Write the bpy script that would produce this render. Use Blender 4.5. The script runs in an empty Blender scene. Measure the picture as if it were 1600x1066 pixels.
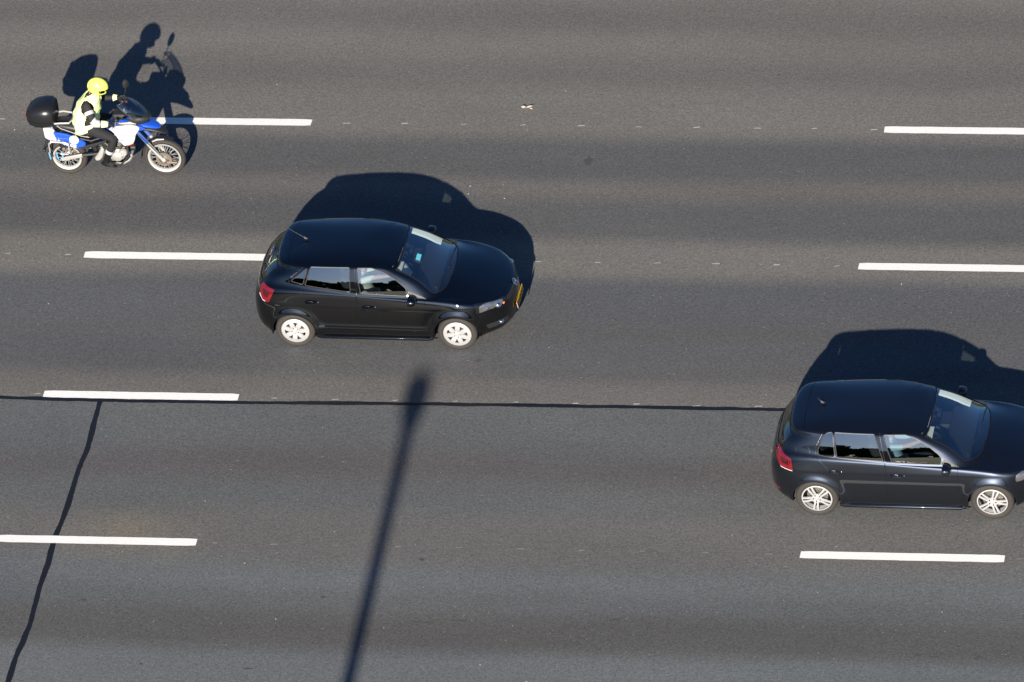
import bpy, math, random
import numpy as np
from mathutils import Vector, Matrix

SC = bpy.context.scene
COL = SC.collection
R = math.radians

# ------------------------------------------------------------------ camera
cam_d = bpy.data.cameras.new('camera')
cam = bpy.data.objects.new('camera', cam_d)
COL.objects.link(cam)
SC.camera = cam
cam_d.sensor_width = 36.0
cam_d.lens = 15660.8 / 1600 * 36
cam_d.clip_start = 1.0
cam_d.clip_end = 6000
CAM_POS = Vector((28.483, -117.491, 89.905))
_th, _ps, _ro = 0.63943, -0.23784, -0.12724
fw = Vector((math.sin(_ps) * math.cos(_th), math.cos(_ps) * math.cos(_th), -math.sin(_th)))
r0 = Vector((math.cos(_ps), -math.sin(_ps), 0))
u0 = r0.cross(fw)
r2 = r0 * math.cos(_ro) + u0 * math.sin(_ro)
u2 = -r0 * math.sin(_ro) + u0 * math.cos(_ro)
m = Matrix((r2, u2, -fw)).transposed().to_4x4()
m.translation = -fw * 150.659
cam.matrix_world = m

# ------------------------------------------------------------------ light
SUN_EL = R(24.3)
SUN_DIR = Vector((0.0235 * math.cos(SUN_EL), -math.cos(SUN_EL), math.sin(SUN_EL))).normalized()
sun_d = bpy.data.lights.new('sun', 'SUN')
sun_d.energy = 5.0
sun_d.angle = R(0.53)
sun_d.color = (1.0, 0.92, 0.80)
sun = bpy.data.objects.new('sun', sun_d)
COL.objects.link(sun)
sun.rotation_euler = SUN_DIR.to_track_quat('Z', 'Y').to_euler()
sun.location = (0, -40, 60)

world = bpy.data.worlds.new('World')
SC.world = world
world.use_nodes = True
nt = world.node_tree
bg = nt.nodes['Background']
sky = nt.nodes.new('ShaderNodeTexSky')
sky.sky_type = 'NISHITA'
sky.sun_disc = False
sky.sun_elevation = SUN_EL
sky.sun_rotation = R(180 - 1.35)
sky.altitude = 0
sky.air_density = 1.0
sky.dust_density = 1.2
sky.ozone_density = 10.0
nt.links.new(sky.outputs[0], bg.inputs[0])
bg.inputs[1].default_value = 0.05

SC.view_settings.view_transform = 'Standard'
SC.view_settings.look = 'None'
SC.view_settings.exposure = 1.02
SC.view_settings.gamma = 1.0

# ------------------------------------------------------------------ materials
def mat(name, col=(0.5, 0.5, 0.5), rough=0.5, metal=0.0, coat=0.0, spec=0.5, ior=None, emit=None, coat_rough=0.02):
    m = bpy.data.materials.new(name)
    m.use_nodes = True
    b = m.node_tree.nodes['Principled BSDF']
    b.inputs['Base Color'].default_value = (*col, 1)
    b.inputs['Roughness'].default_value = rough
    b.inputs['Metallic'].default_value = metal
    b.inputs['Coat Weight'].default_value = coat
    b.inputs['Coat Roughness'].default_value = coat_rough
    b.inputs['Coat IOR'].default_value = 1.78
    b.inputs['Specular IOR Level'].default_value = spec
    if ior: b.inputs['IOR'].default_value = ior
    return m

def N(m, t, **kw):
    n = m.node_tree.nodes.new(t)
    for k, v in kw.items():
        if hasattr(n, k): setattr(n, k, v)
        else: n.inputs[k].default_value = v
    return n

def L(m, a, b): m.node_tree.links.new(a, b)

def noisy(m, scale, amt, bump=0.0, detail=4, coords='Object', stretch=None):
    """vary a principled base colour with real-world speckle / wear, plus a bump"""
    b = m.node_tree.nodes['Principled BSDF']
    tc = N(m, 'ShaderNodeTexCoord')
    src = tc.outputs[coords]
    if stretch:
        mp = N(m, 'ShaderNodeMapping'); mp.inputs['Scale'].default_value = stretch
        L(m, src, mp.inputs[0]); src = mp.outputs[0]
    nz = N(m, 'ShaderNodeTexNoise', Scale=scale, Detail=detail, Roughness=0.65)
    L(m, src, nz.inputs['Vector'])
    c = b.inputs['Base Color'].default_value[:]
    mix = N(m, 'ShaderNodeMixRGB')
    mix.inputs[1].default_value = (*[max(0, v * (1 - amt)) for v in c[:3]], 1)
    mix.inputs[2].default_value = (*[min(1, v * (1 + amt)) for v in c[:3]], 1)
    L(m, nz.outputs[0], mix.inputs[0])
    L(m, mix.outputs[0], b.inputs['Base Color'])
    if bump:
        bp = N(m, 'ShaderNodeBump', Strength=bump, Distance=0.01)
        L(m, nz.outputs[0], bp.inputs['Height'])
        L(m, bp.outputs[0], b.inputs['Normal'])
    return m

def glass(name, tint=(0.5, 0.56, 0.55), f0=.08, rough=0.0):
    m = bpy.data.materials.new(name)
    m.use_nodes = True
    t = m.node_tree
    t.nodes.remove(t.nodes['Principled BSDF'])
    out = t.nodes['Material Output']
    tr = N(m, 'ShaderNodeBsdfTransparent'); tr.inputs[0].default_value = (*tint, 1)
    gl = N(m, 'ShaderNodeBsdfGlossy', Roughness=rough); gl.inputs[0].default_value = (1, 1, 1, 1)
    # Schlick reflectance, the same from both faces of the pane
    lw = N(m, 'ShaderNodeLayerWeight', Blend=0.5)
    pw = N(m, 'ShaderNodeMath', operation='POWER'); L(m, lw.outputs['Facing'], pw.inputs[0]); pw.inputs[1].default_value = 5.0
    fr = N(m, 'ShaderNodeMath', operation='MULTIPLY_ADD'); L(m, pw.outputs[0], fr.inputs[0]); fr.inputs[1].default_value = 1 - f0; fr.inputs[2].default_value = f0
    mx = N(m, 'ShaderNodeMixShader')
    L(m, fr.outputs[0], mx.inputs[0]); L(m, tr.outputs[0], mx.inputs[1]); L(m, gl.outputs[0], mx.inputs[2])
    L(m, mx.outputs[0], out.inputs[0])
    return m

M = {}
M['paint_black'] = noisy(mat('black_paint', (0.003, 0.0036, 0.0048), 0.4, .8, 1.0, spec=0.02), 900, .3)
M['paint_navy'] = noisy(mat('blue_black_paint', (0.022, 0.027, 0.038), 0.36, .9, 1.0, spec=0.05), 900, .4)
M['trim'] = mat('black_trim', (0.012, 0.012, 0.012), 0.38)
M['gloss'] = mat('gloss_black_trim', (0.002, 0.002, 0.003), .5, 0, 1.0, spec=.02)
M['seal'] = mat('rubber_seal', (0.006, 0.006, 0.006), .8, spec=.15)
M['wtrim'] = mat('satin_window_trim', (0.05, 0.044, 0.040), 0.4)
M['sail'] = noisy(mat('satin_trim', (0.05, 0.048, 0.045), 0.5, spec=.3), 60, .2)
M['paint_navy'].node_tree.nodes['Principled BSDF'].inputs['Coat IOR'].default_value = 1.58
M['plastic'] = noisy(mat('rough_black_plastic', (0.014, 0.014, 0.015), 0.55), 400, .35, .1)
M['dark'] = mat('dark_void', (0.004, 0.004, 0.004), 0.9, spec=0.1)
M['glass'] = glass('window_glass', (0.56, 0.66, 0.67), .21)
M['wglass'] = glass('windscreen_glass', (0.84, 0.90, 0.90), .27)
M['tyre'] = noisy(mat('tyre_rubber', (0.030, 0.026, 0.023), 0.8), 45, .45, .2)
M['alloy'] = noisy(mat('alloy_silver', (0.60, 0.60, 0.60), 0.38, 0.55), 60, .1)
M['disc'] = noisy(mat('brake_disc_steel', (0.25, 0.23, 0.21), 0.45, 0.8), 80, .3)
M['red'] = noisy(mat('red_lens', (0.15, 0.002, 0.006), 0.2, 0, 1.0), 16, .85)
M['red_dark'] = noisy(mat('smoked_red_lens', (0.045, 0.001, 0.003), 0.2, 0, 1.0), 30, .6)
M['lamp_chrome'] = noisy(mat('lamp_bowl', (0.55, 0.57, 0.60), 0.22, .9, .6), 14, .85)
M['white_lens'] = mat('clear_lens', (0.75, 0.75, 0.76), 0.1, 0.2, 1.0)
M['chrome'] = mat('chrome', (0.85, 0.85, 0.86), 0.08, 1.0)
M['lamp'] = noisy(mat('headlamp_housing', (0.006, 0.0065, 0.008), 0.3, 0, 1.0, spec=.1), 25, .9)
M['amber'] = mat('amber_lens', (0.7, 0.16, 0.01), 0.2, 0, 0.8)
M['plate'] = noisy(mat('yellow_plate', (0.75, 0.42, 0.01), 0.35), 30, .1)
M['plate_ink'] = mat('plate_ink', (0.015, 0.013, 0.012), 0.5)
M['eu_blue'] = mat('plate_blue', (0.01, 0.04, 0.35), 0.4)
M['seat'] = noisy(mat('seat_cloth', (0.022, 0.022, 0.025), 0.9), 150, .4, .2)
M['dash'] = noisy(mat('dashboard_plastic', (0.007, 0.0075, 0.009), 0.7), 200, .3, .1)
M['liner'] = noisy(mat('light_liner', (0.58, 0.59, 0.54), 0.9), 100, .1)
M['screen'] = mat('nav_screen', (0.15, 0.60, 0.75), 0.2)
M['skin'] = noisy(mat('skin', (0.50, 0.27, 0.19), 0.55), 60, .15)
M['skin_dark'] = noisy(mat('skin_tan', (0.33, 0.16, 0.09), 0.55), 60, .15)
M['shirt_white'] = noisy(mat('white_shirt', (0.62, 0.60, 0.50), 0.85), 40, .12, .4)
M['shirt_blue'] = noisy(mat('pale_blue_shirt', (0.30, 0.40, 0.46), 0.85), 40, .12, .4)
M['jeans'] = noisy(mat('dark_trousers', (0.02, 0.025, 0.04), 0.9), 60, .3, .3)
M['hair'] = noisy(mat('brown_hair', (0.03, 0.018, 0.01), 0.7), 200, .5, .4)
M['paper'] = mat('paper', (0.72, 0.70, 0.60), 0.8)
M['line'] = None

# ------------------------------------------------------------------ mesh helpers
def mesh_obj(name, V, F, m, parent=None, smooth=True, loc=None, autosmooth=None):
    me = bpy.data.meshes.new(name)
    V = np.asarray(V, dtype=np.float64).reshape(-1, 3)
    if isinstance(F, np.ndarray): F = F.tolist()
    me.from_pydata(V.tolist(), [], F)
    me.update()
    if smooth:
        me.polygons.foreach_set('use_smooth', np.ones(len(me.polygons), dtype=bool))
    if autosmooth:
        import bmesh
        bm = bmesh.new(); bm.from_mesh(me)
        ca = R(autosmooth)
        for e in bm.edges:
            if len(e.link_faces) == 2 and e.calc_face_angle(0) > ca: e.smooth = False
        bm.to_mesh(me); bm.free()
    o = bpy.data.objects.new(name, me)
    if isinstance(m, (list, tuple)):
        for k in m: me.materials.append(k)
    else: me.materials.append(m)
    COL.objects.link(o)
    if parent: o.parent = parent
    if loc is not None: o.location = loc
    return o

class MB:
    """collects shapes into one mesh; set .m before adding to choose the material slot"""
    def __init__(s): s.V = []; s.F = []; s.MI = []; s.m = 0
    def add(s, V, F, T=None):
        o = len(s.V)
        for v in V:
            v = Vector(v)
            if T is not None: v = T @ v
            s.V.append(tuple(v))
        for f in F:
            s.F.append([i + o for i in f]); s.MI.append(s.m)
        return s
    def build(s, name, m, parent=None, smooth=True, auto=40, loc=None):
        o = mesh_obj(name, s.V, s.F, m, parent, smooth, loc, auto if smooth else None)
        if any(s.MI): o.data.polygons.foreach_set('material_index', np.array(s.MI, dtype=np.int32))
        return o
    # --- shapes
    def tube(s, pts, r, n=8, cap=True, closed=False):
        P = [Vector(p) for p in pts]; k = len(P)
        rr = r if isinstance(r, (list, tuple)) else [r] * k
        V = []; F = []
        prev = None
        for i, p in enumerate(P):
            if closed: t = (P[(i + 1) % k] - P[i - 1])
            else: t = (P[min(i + 1, k - 1)] - P[max(i - 1, 0)])
            t.normalize()
            if prev is None:
                a = t.orthogonal().normalized()
            else:
                a = (prev - t * prev.dot(t))
                a = a.normalized() if a.length > 1e-6 else t.orthogonal().normalized()
            prev = a; b = t.cross(a)
            for j in range(n):
                c = 2 * math.pi * j / n
                V.append(p + (a * math.cos(c) + b * math.sin(c)) * rr[i])
        for i in range(k if closed else k - 1):
            i2 = (i + 1) % k
            for j in range(n):
                F.append([i * n + j, i * n + (j + 1) % n, i2 * n + (j + 1) % n, i2 * n + j])
        if cap and not closed:
            F.append(list(range(n))[::-1]); F.append([(k - 1) * n + j for j in range(n)])
        return s.add(V, F)
    def lathe(s, prof, n=32, axis='Y', T=None, closed=False):
        """prof: (radius, height along axis)"""
        V = []; F = []; k = len(prof)
        for j in range(n):
            c = 2 * math.pi * j / n; cs, sn = math.cos(c), math.sin(c)
            for r, h in prof:
                V.append((r * cs, h, r * sn) if axis == 'Y' else ((r * cs, r * sn, h) if axis == 'Z' else (h, r * cs, r * sn)))
        for j in range(n):
            j2 = (j + 1) % n
            for i in range(k if closed else k - 1):
                i2 = (i + 1) % k
                F.append([j * k + i, j2 * k + i, j2 * k + i2, j * k + i2])
        return s.add(V, F, T)
    def ell(s, c, r, nu=20, nv=12, T=None, e=1.0):
        V = []; F = []
        def sp(v): return math.copysign(abs(v) ** e, v)
        for i in range(nv + 1):
            a = math.pi * i / nv - math.pi / 2
            for j in range(nu):
                b = 2 * math.pi * j / nu
                V.append(Vector((c[0] + r[0] * sp(math.cos(a)) * sp(math.cos(b)), c[1] + r[1] * sp(math.cos(a)) * sp(math.sin(b)), c[2] + r[2] * sp(math.sin(a)))))
        for i in range(nv):
            for j in range(nu):
                F.append([i * nu + j, i * nu + (j + 1) % nu, (i + 1) * nu + (j + 1) % nu, (i + 1) * nu + j])
        return s.add(V, F, T)
    def box(s, c, d, bev=0.0, T=None):
        e = 0.12 if bev == 0 else bev
        x, y, z = d[0] / 2, d[1] / 2, d[2] / 2
        if bev == 0:
            V = [(c[0] + a * x, c[1] + b * y, c[2] + g * z) for a in (-1, 1) for b in (-1, 1) for g in (-1, 1)]
            F = [[0, 1, 3, 2], [4, 6, 7, 5], [0, 4, 5, 1], [2, 3, 7, 6], [0, 2, 6, 4], [1, 5, 7, 3]]
            return s.add(V, F, T)
        return s.prism([(c[0] - x, c[2] - z), (c[0] + x, c[2] - z), (c[0] + x, c[2] + z), (c[0] - x, c[2] + z)], c[1] - y, c[1] + y, bev, T=T, rnd=bev)
    def prism(s, poly, y0, y1, bev=0.01, T=None, rnd=0.0, bulge=0.0):
        """polygon in (x,z) extruded along y with bevelled rims"""
        P = round_poly(poly, rnd, 4) if rnd else np.array(poly, float)
        if area(P) < 0: P = P[::-1]
        Pi = inset(P, bev)
        n = len(P); V = []; F = []
        b = min(bev, abs(y1 - y0) / 2.01)
        for (Q, y) in ((Pi, y0), (P, y0 + b), (P, y1 - b), (Pi, y1)):
            V += [(q[0], y, q[1]) for q in Q]
        for i in range(3):
            for j in range(n):
                F.append([i * n + j, i * n + (j + 1) % n, (i + 1) * n + (j + 1) % n, (i + 1) * n + j])
        F.append(list(range(n))[::-1]); F.append([3 * n + j for j in range(n)])
        return s.add(V, F, T)
    def loft(s, secs, n=20, e=1.0, cap=True):
        """secs: (centre, vecA, vecB) ellipses"""
        V = []; F = []
        def sp(v): return math.copysign(abs(v) ** e, v)
        for c, a, b in secs:
            c, a, b = Vector(c), Vector(a), Vector(b)
            for j in range(n):
                t = 2 * math.pi * j / n
                V.append(c + a * sp(math.cos(t)) + b * sp(math.sin(t)))
        k = len(secs)
        for i in range(k - 1):
            for j in range(n):
                F.append([i * n + j, i * n + (j + 1) % n, (i + 1) * n + (j + 1) % n, (i + 1) * n + j])
        if cap:
            F.append(list(range(n))[::-1]); F.append([(k - 1) * n + j for j in range(n)])
        return s.add(V, F)

def area(P):
    P = np.asarray(P); Q = np.roll(P, -1, 0)
    return 0.5 * np.sum(P[:, 0] * Q[:, 1] - Q[:, 0] * P[:, 1])

def inset(P, d):
    P = np.asarray(P, float)
    a = np.roll(P, 1, 0); b = np.roll(P, -1, 0)
    e1 = P - a; e2 = b - P
    n1 = np.stack([-e1[:, 1], e1[:, 0]], 1); n2 = np.stack([-e2[:, 1], e2[:, 0]], 1)
    n1 /= np.maximum(np.linalg.norm(n1, axis=1), 1e-9)[:, None]; n2 /= np.maximum(np.linalg.norm(n2, axis=1), 1e-9)[:, None]
    nn = n1 + n2; q = np.maximum((nn * n1).sum(1), 0.35)
    return P + nn * (d / q)[:, None]

def round_poly(P, r, n=5):
    P = [np.array(p[:2], float) for p in P]; out = []; k = len(P)
    for i in range(k):
        a, p, b = P[i - 1], P[i], P[(i + 1) % k]
        u = a - p; v = b - p; lu, lv = np.linalg.norm(u), np.linalg.norm(v)
        d = min(r, lu * 0.45, lv * 0.45)
        A = p + u / lu * d; B = p + v / lv * d
        for t in np.linspace(0, 1, n):
            out.append((1 - t) ** 2 * A + 2 * t * (1 - t) * p + t * t * B)
    return np.array(out)

def thing(name, label, cat, loc=(0, 0, 0), rotz=0.0, group=None):
    o = bpy.data.objects.new(name, None)
    o.empty_display_size = 0.3
    COL.objects.link(o)
    o.location = loc; o.rotation_euler = (0, 0, rotz)
    o['label'] = label; o['category'] = cat
    if group: o['group'] = group
    return o

def tag(o, label=None, cat=None, group=None, kind=None):
    if label: o['label'] = label
    if cat: o['category'] = cat
    if group: o['group'] = group
    if kind: o['kind'] = kind
    return o

# ================================================================== SETTING
rng = random.Random(7)

def asphalt(name, stops, y0, y1, grain=1.0, spots=()):
    """stone-in-bitumen surface; the long tone bands (polished wheel tracks, dusty lane edges) run along the road"""
    m = mat(name, (0.09, 0.09, 0.09), 0.85, spec=0.3)
    b = m.node_tree.nodes['Principled BSDF']
    tc = N(m, 'ShaderNodeTexCoord')
    sep = N(m, 'ShaderNodeSeparateXYZ'); L(m, tc.outputs['Object'], sep.inputs[0])
    # wavy offset so that bands are not ruler-straight
    mp = N(m, 'ShaderNodeMapping'); mp.inputs['Scale'].default_value = (0.13, 0.55, 1); L(m, tc.outputs['Object'], mp.inputs[0])
    wv = N(m, 'ShaderNodeTexNoise', Scale=0.7, Detail=3.0, Roughness=0.5); L(m, mp.outputs[0], wv.inputs['Vector'])
    wo = N(m, 'ShaderNodeMath', operation='MULTIPLY_ADD'); L(m, wv.outputs[0], wo.inputs[0]); wo.inputs[1].default_value = 0.4; wo.inputs[2].default_value = -0.2
    ad = N(m, 'ShaderNodeMath', operation='ADD'); L(m, sep.outputs[1], ad.inputs[0]); L(m, wo.outputs[0], ad.inputs[1])
    mr = N(m, 'ShaderNodeMapRange'); mr.inputs[1].default_value = y0; mr.inputs[2].default_value = y1; L(m, ad.outputs[0], mr.inputs[0])
    cr = N(m, 'ShaderNodeValToRGB'); cr.color_ramp.interpolation = 'EASE'
    el = cr.color_ramp.elements
    st = sorted(stops)
    pos = [(y - y0) / (y1 - y0) for y, c in st]
    el[0].position = pos[0]; el[1].position = pos[-1]
    for p_ in pos[1:-1]: el.new(p_)
    for i, (y, c) in enumerate(st): el[i].color = (*c, 1)
    assert all(abs(el[i].position - pos[i]) < 1e-4 for i in range(len(pos)))
    L(m, mr.outputs[0], cr.inputs[0])
    # grain: aggregate stones
    vo = N(m, 'ShaderNodeTexVoronoi', Scale=44.0); L(m, tc.outputs['Object'], vo.inputs['Vector'])
    vs = N(m, 'ShaderNodeSeparateColor'); L(m, vo.outputs['Color'], vs.inputs[0])
    n1 = N(m, 'ShaderNodeTexNoise', Scale=26.0, Detail=5.0, Roughness=0.85); L(m, tc.outputs['Object'], n1.inputs['Vector'])
    g = N(m, 'ShaderNodeMath', operation='MULTIPLY_ADD'); L(m, n1.outputs[0], g.inputs[0]); g.inputs[1].default_value = 2.2 * grain; g.inputs[2].default_value = 1 - 1.1 * grain - 0.25 * grain
    g2 = N(m, 'ShaderNodeMath', operation='MULTIPLY_ADD'); L(m, vs.outputs[0], g2.inputs[0]); g2.inputs[1].default_value = 0.5 * grain; L(m, g.outputs[0], g2.inputs[2])
    # blotches
    n2 = N(m, 'ShaderNodeTexNoise', Scale=0.9, Detail=6.0, Roughness=0.62); L(m, mp.outputs[0], n2.inputs['Vector'])
    b2 = N(m, 'ShaderNodeMath', operation='MULTIPLY_ADD'); L(m, n2.outputs[0], b2.inputs[0]); b2.inputs[1].default_value = 0.5; b2.inputs[2].default_value = 0.75
    gm = N(m, 'ShaderNodeMath', operation='MULTIPLY'); L(m, g2.outputs[0], gm.inputs[0]); L(m, b2.outputs[0], gm.inputs[1])
    mul = N(m, 'ShaderNodeVectorMath', operation='SCALE'); L(m, cr.outputs[0], mul.inputs[0]); L(m, gm.outputs[0], mul.inputs[3])
    # sparse pale stones and dark pits
    v2 = N(m, 'ShaderNodeTexVoronoi', Scale=16.0); L(m, tc.outputs['Object'], v2.inputs['Vector'])
    v2s = N(m, 'ShaderNodeSeparateColor'); L(m, v2.outputs['Color'], v2s.inputs[0])
    lt = N(m, 'ShaderNodeMath', operation='LESS_THAN'); L(m, v2.outputs['Distance'], lt.inputs[0]); lt.inputs[1].default_value = 0.16
    gt = N(m, 'ShaderNodeMath', operation='GREATER_THAN'); L(m, v2s.outputs[1], gt.inputs[0]); gt.inputs[1].default_value = 0.975
    pm = N(m, 'ShaderNodeMath', operation='MULTIPLY'); L(m, lt.outputs[0], pm.inputs[0]); L(m, gt.outputs[0], pm.inputs[1])
    mx = N(m, 'ShaderNodeMixRGB'); L(m, pm.outputs[0], mx.inputs[0]); L(m, mul.outputs[0], mx.inputs[1]); mx.inputs[2].default_value = (0.24, 0.23, 0.21, 1)
    outc = mx.outputs[0]
    for (sx, sy, rx, ry, col, k) in spots:      # soil dragged over the line, plus soft bluish, darker and paler patches
        mp2 = N(m, 'ShaderNodeMapping'); mp2.inputs['Location'].default_value = (-sx / rx, -sy / ry, 0); mp2.inputs['Scale'].default_value = (1 / rx, 1 / ry, 1)
        nv = N(m, 'ShaderNodeTexNoise', Scale=1.3, Detail=5.0); L(m, tc.outputs['Object'], nv.inputs['Vector'])
        L(m, tc.outputs['Object'], mp2.inputs[0])
        ln = N(m, 'ShaderNodeVectorMath', operation='LENGTH'); L(m, mp2.outputs[0], ln.inputs[0])
        a2 = N(m, 'ShaderNodeMath', operation='ADD'); L(m, ln.outputs['Value'], a2.inputs[0]); L(m, nv.outputs[0], a2.inputs[1])
        r2_ = N(m, 'ShaderNodeMapRange'); r2_.interpolation_type = 'SMOOTHSTEP'; r2_.inputs[1].default_value = 1.55; r2_.inputs[2].default_value = 0.5; r2_.inputs[4].default_value = k; L(m, a2.outputs[0], r2_.inputs[0])
        m3 = N(m, 'ShaderNodeMixRGB', blend_type='MULTIPLY'); L(m, r2_.outputs[0], m3.inputs[0]); L(m, outc, m3.inputs[1]); m3.inputs[2].default_value = (*col, 1); outc = m3.outputs[0]
    L(m, outc, b.inputs['Base Color'])
    bp = N(m, 'ShaderNodeBump', Strength=0.55, Distance=0.012); L(m, g2.outputs[0], bp.inputs['Height']); L(m, bp.outputs[0], b.inputs['Normal'])
    return m

W_ = (0.138, 0.129, 0.117); D_ = (0.084, 0.083, 0.083); Mi = (0.114, 0.107, 0.100); B_ = (0.082, 0.084, 0.088)
up = [(14, W_), (9.2, W_), (8.3, Mi), (7.65, W_), (6.85, Mi), (6.2, W_), (5.45, W_), (4.9, D_), (4.35, D_), (3.9, Mi), (3.3, D_), (2.8, D_),
      (2.3, W_), (1.85, W_), (1.35, B_), (0.7, B_), (0.2, D_), (-0.2, B_), (-0.7, D_), (-1.15, Mi), (-1.8, W_)]
Bl = (0.096, 0.0995, 0.1005); Br = (0.079, 0.0775, 0.076); Br2 = (0.087, 0.083, 0.083); Wl = (0.111, 0.107, 0.103); Bh = (0.110, 0.1165, 0.1195)
lo = [(-1.4, Bl), (-2.3, Bl), (-3.15, Br2), (-3.9, Bl), (-4.55, Wl), (-5.1, Wl), (-5.8, Bh), (-6.3, Bl), (-6.8, Br), (-7.2, Br), (-7.7, Bh), (-9.5, Wl), (-11, Br), (-14, Wl)]
M['road_a'] = asphalt('asphalt_brown', up, -2.0, 14.0, .68, [(-6.5, 3.2, 3.5, 1.2, (.93, .91, .9), .7), (5.5, 7.6, 4, 1.2, (.94, .95, .96), .7), (-1, 7.9, 5, .6, (.95, .95, .95), .7), (3.0, 0.2, 4.5, 1.0, (1.05, 1.03, 1.0), .7), (-5.5, -.6, 2.5, .7, (.92, .91, .92), .6)])
M['road_b'] = asphalt('asphalt_grey', lo, -14.0, -1.0, .72, [(-4.95, -4.85, 1.7, .75, (1.32, 1.24, 1.06), 1.0), (-6.9, -5.9, 1.2, 1.0, (.86, .92, 1.0), .8), (-6.6, -2.6, 1.4, 1.0, (.88, .93, 1.0), .7), (4.5, -3.6, 5, 1.1, (1.06, 1.04, 1.0), .8), (0, -7.0, 6, .5, (.9, .88, .87), .6), (6.5, -8.0, 4, 1.2, (.93, .97, 1.0), .7)])
M['tar'] = noisy(mat('bitumen_seal', (0.009, 0.010, 0.013), 0.5, spec=0.3), 30, .4, .2)
M['grass_ground'] = noisy(mat('meadow_ground', (0.055, 0.075, 0.025), 0.95, spec=0.1), 0.15, .5, detail=8)
M['verge'] = noisy(mat('verge_grass', (0.06, 0.085, 0.028), 0.95, spec=0.1), 1.2, .45, .3, detail=8)
lm = mat('marking_paint', (0.74, 0.725, 0.69), 0.65)
M['line'] = noisy(lm, 24, .17, .3, detail=8)

def sheet(name, x0, x1, y0, y1, z, m, kind='structure'):
    return tag(mesh_obj(name, [(x0, y0, z), (x1, y0, z), (x1, y1, z), (x0, y1, z)], [[0, 1, 2, 3]], m, smooth=False), kind=kind)

sheet('ground', -2500, 2500, -2500, 2500, -0.05, M['grass_ground'])
o = sheet('road', -120, 120, -1.6, 13.2, 0.0, M['road_a']); o['label'] = 'brown grey asphalt of the motorway lanes above the tar seam'
o = sheet('road', -120, 120, -13.5, -1.6, 0.0, M['road_b']); o['label'] = 'bluer grey asphalt of the motorway lanes below the tar seam'
sheet('verge', -120, 120, -36, -13.5, -0.01, M['verge'])
sheet('verge', -120, 120, 13.2, 30, -0.01, M['verge'])

# white lane dashes: 3 m long, every 12 m; slightly worn outline
def dash(x0, x1, yc, z=0.005, w=0.172):
    V = []; n = 24; r = random.Random(int((x0 + 100) * 97 + yc * 13))
    top = []; bot = []
    for i in range(n + 1):
        t = i / n; x = x0 + (x1 - x0) * t
        end = 0.03 if i in (0, n) else 0.0
        top.append((x + r.uniform(-.004, .004), yc + w / 2 + r.uniform(-.003, .003) - end * .35))
        bot.append((x + r.uniform(-.004, .004), yc - w / 2 + r.uniform(-.003, .003) + end * .35))
    for x, y in top: V.append((x, y, z))
    for x, y in bot: V.append((x, y, z))
    F = [[i, n + 1 + i, n + 2 + i, i + 1] for i in range(n)]
    return V, F
LINES = [(5.496, -7.069), (1.996, -6.996), (-1.504, -6.93), (-5.004, -6.912)]
for yc, xs in LINES:
    for k in range(-3, 4):
        V, F = dash(xs + 12 * k, xs + 12 * k + 3, yc)
        o = tag(mesh_obj('lane_marking', V, F, M['line'], smooth=False), kind='structure')
# thin pale layout ticks sprayed on the line between dashes
M['tick_faint'] = noisy(mat('worn_tick_paint', (0.21, 0.205, 0.185), 0.8), 40, .45)
M['tick'] = noisy(mat('faded_tick_paint', (0.42, 0.41, 0.37), 0.8), 40, .45)
mb = MB()
for (yc, xs), (off, lo_, hi_) in zip(LINES, [(0.18, -40, 40), (0.08, -40, 40), (0.30, -40, 40), (0.02, -40, 40)]):
    k = -44
    while k < 44:
        x = off + 0.918 * k + rng.uniform(-.02, .02); k += 1
        ph = (x - xs) % 12
        if ph < 3.05 or ph > 11.95: continue
        w = rng.uniform(.075, .125); h = rng.uniform(.012, .022); yy = yc + rng.uniform(-.008, .008)
        a = rng.uniform(-.004, .012)
        mb.m = 1 if yc < -4 else 0
        mb.add([(x - w / 2, yy - h / 2 - a, .005), (x + w / 2, yy - h / 2 + a, .005), (x + w / 2 * .9, yy + h / 2 + a, .005), (x - w / 2 * .8, yy + h / 2 - a, .005)], [[0, 1, 2, 3]])
tag(mb.build('marking_ticks', [M['tick'], M['tick_faint']], smooth=False), kind='structure')

# tar seams: hand-poured bitumen bands with uneven edges
def seam(pts, w, name, z):
    P = [Vector((p[0], p[1], 0)) for p in pts]; V = []; F = []; dense = []
    for a, b in zip(P[:-1], P[1:]):
        k = max(1, int((b - a).length / 0.09))
        for i in range(k): dense.append(a.lerp(b, i / k))
    dense.append(P[-1])
    d1 = d2 = 0
    for i, p in enumerate(dense):
        t = (dense[min(i + 1, len(dense) - 1)] - dense[max(i - 1, 0)]).normalized(); n = Vector((-t.y, t.x, 0))
        d1 = d1 * .7 + rng.uniform(-.012, .012) * .6; d2 = d2 * .7 + rng.uniform(-.012, .012) * .6
        V.append(p + n * (w / 2 + d1) + Vector((0, 0, z))); V.append(p - n * (w / 2 + d2) + Vector((0, 0, z)))
    for i in range(len(dense) - 1): F.append([2 * i, 2 * i + 1, 2 * i + 3, 2 * i + 2])
    return tag(mesh_obj(name, V, F, M['tar'], smooth=False), kind='structure')
seam([(-60, -1.61), (-7.58, -1.622), (-5.6, -1.645), (-3.9, -1.64), (-1.7, -1.60), (0.26, -1.585), (2.2, -1.585), (4.34, -1.585), (60, -1.6)], 0.075, 'tar_seam', 0.009)
seam([(-6.03, -1.63), (-6.02, -2.17), (-6.0, -2.8), (-6.035, -3.34), (-6.02, -4.04), (-6.055, -4.89), (-6.045, -5.41), (-6.05, -6.09), (-6.03, -6.7), (-6.03, -7.06), (-6.05, -7.36), (-6.085, -7.8), (-6.08, -8.4), (-6.06, -11), (-6.05, -13.4)], 0.085, 'tar_seam', 0.0045)

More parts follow.
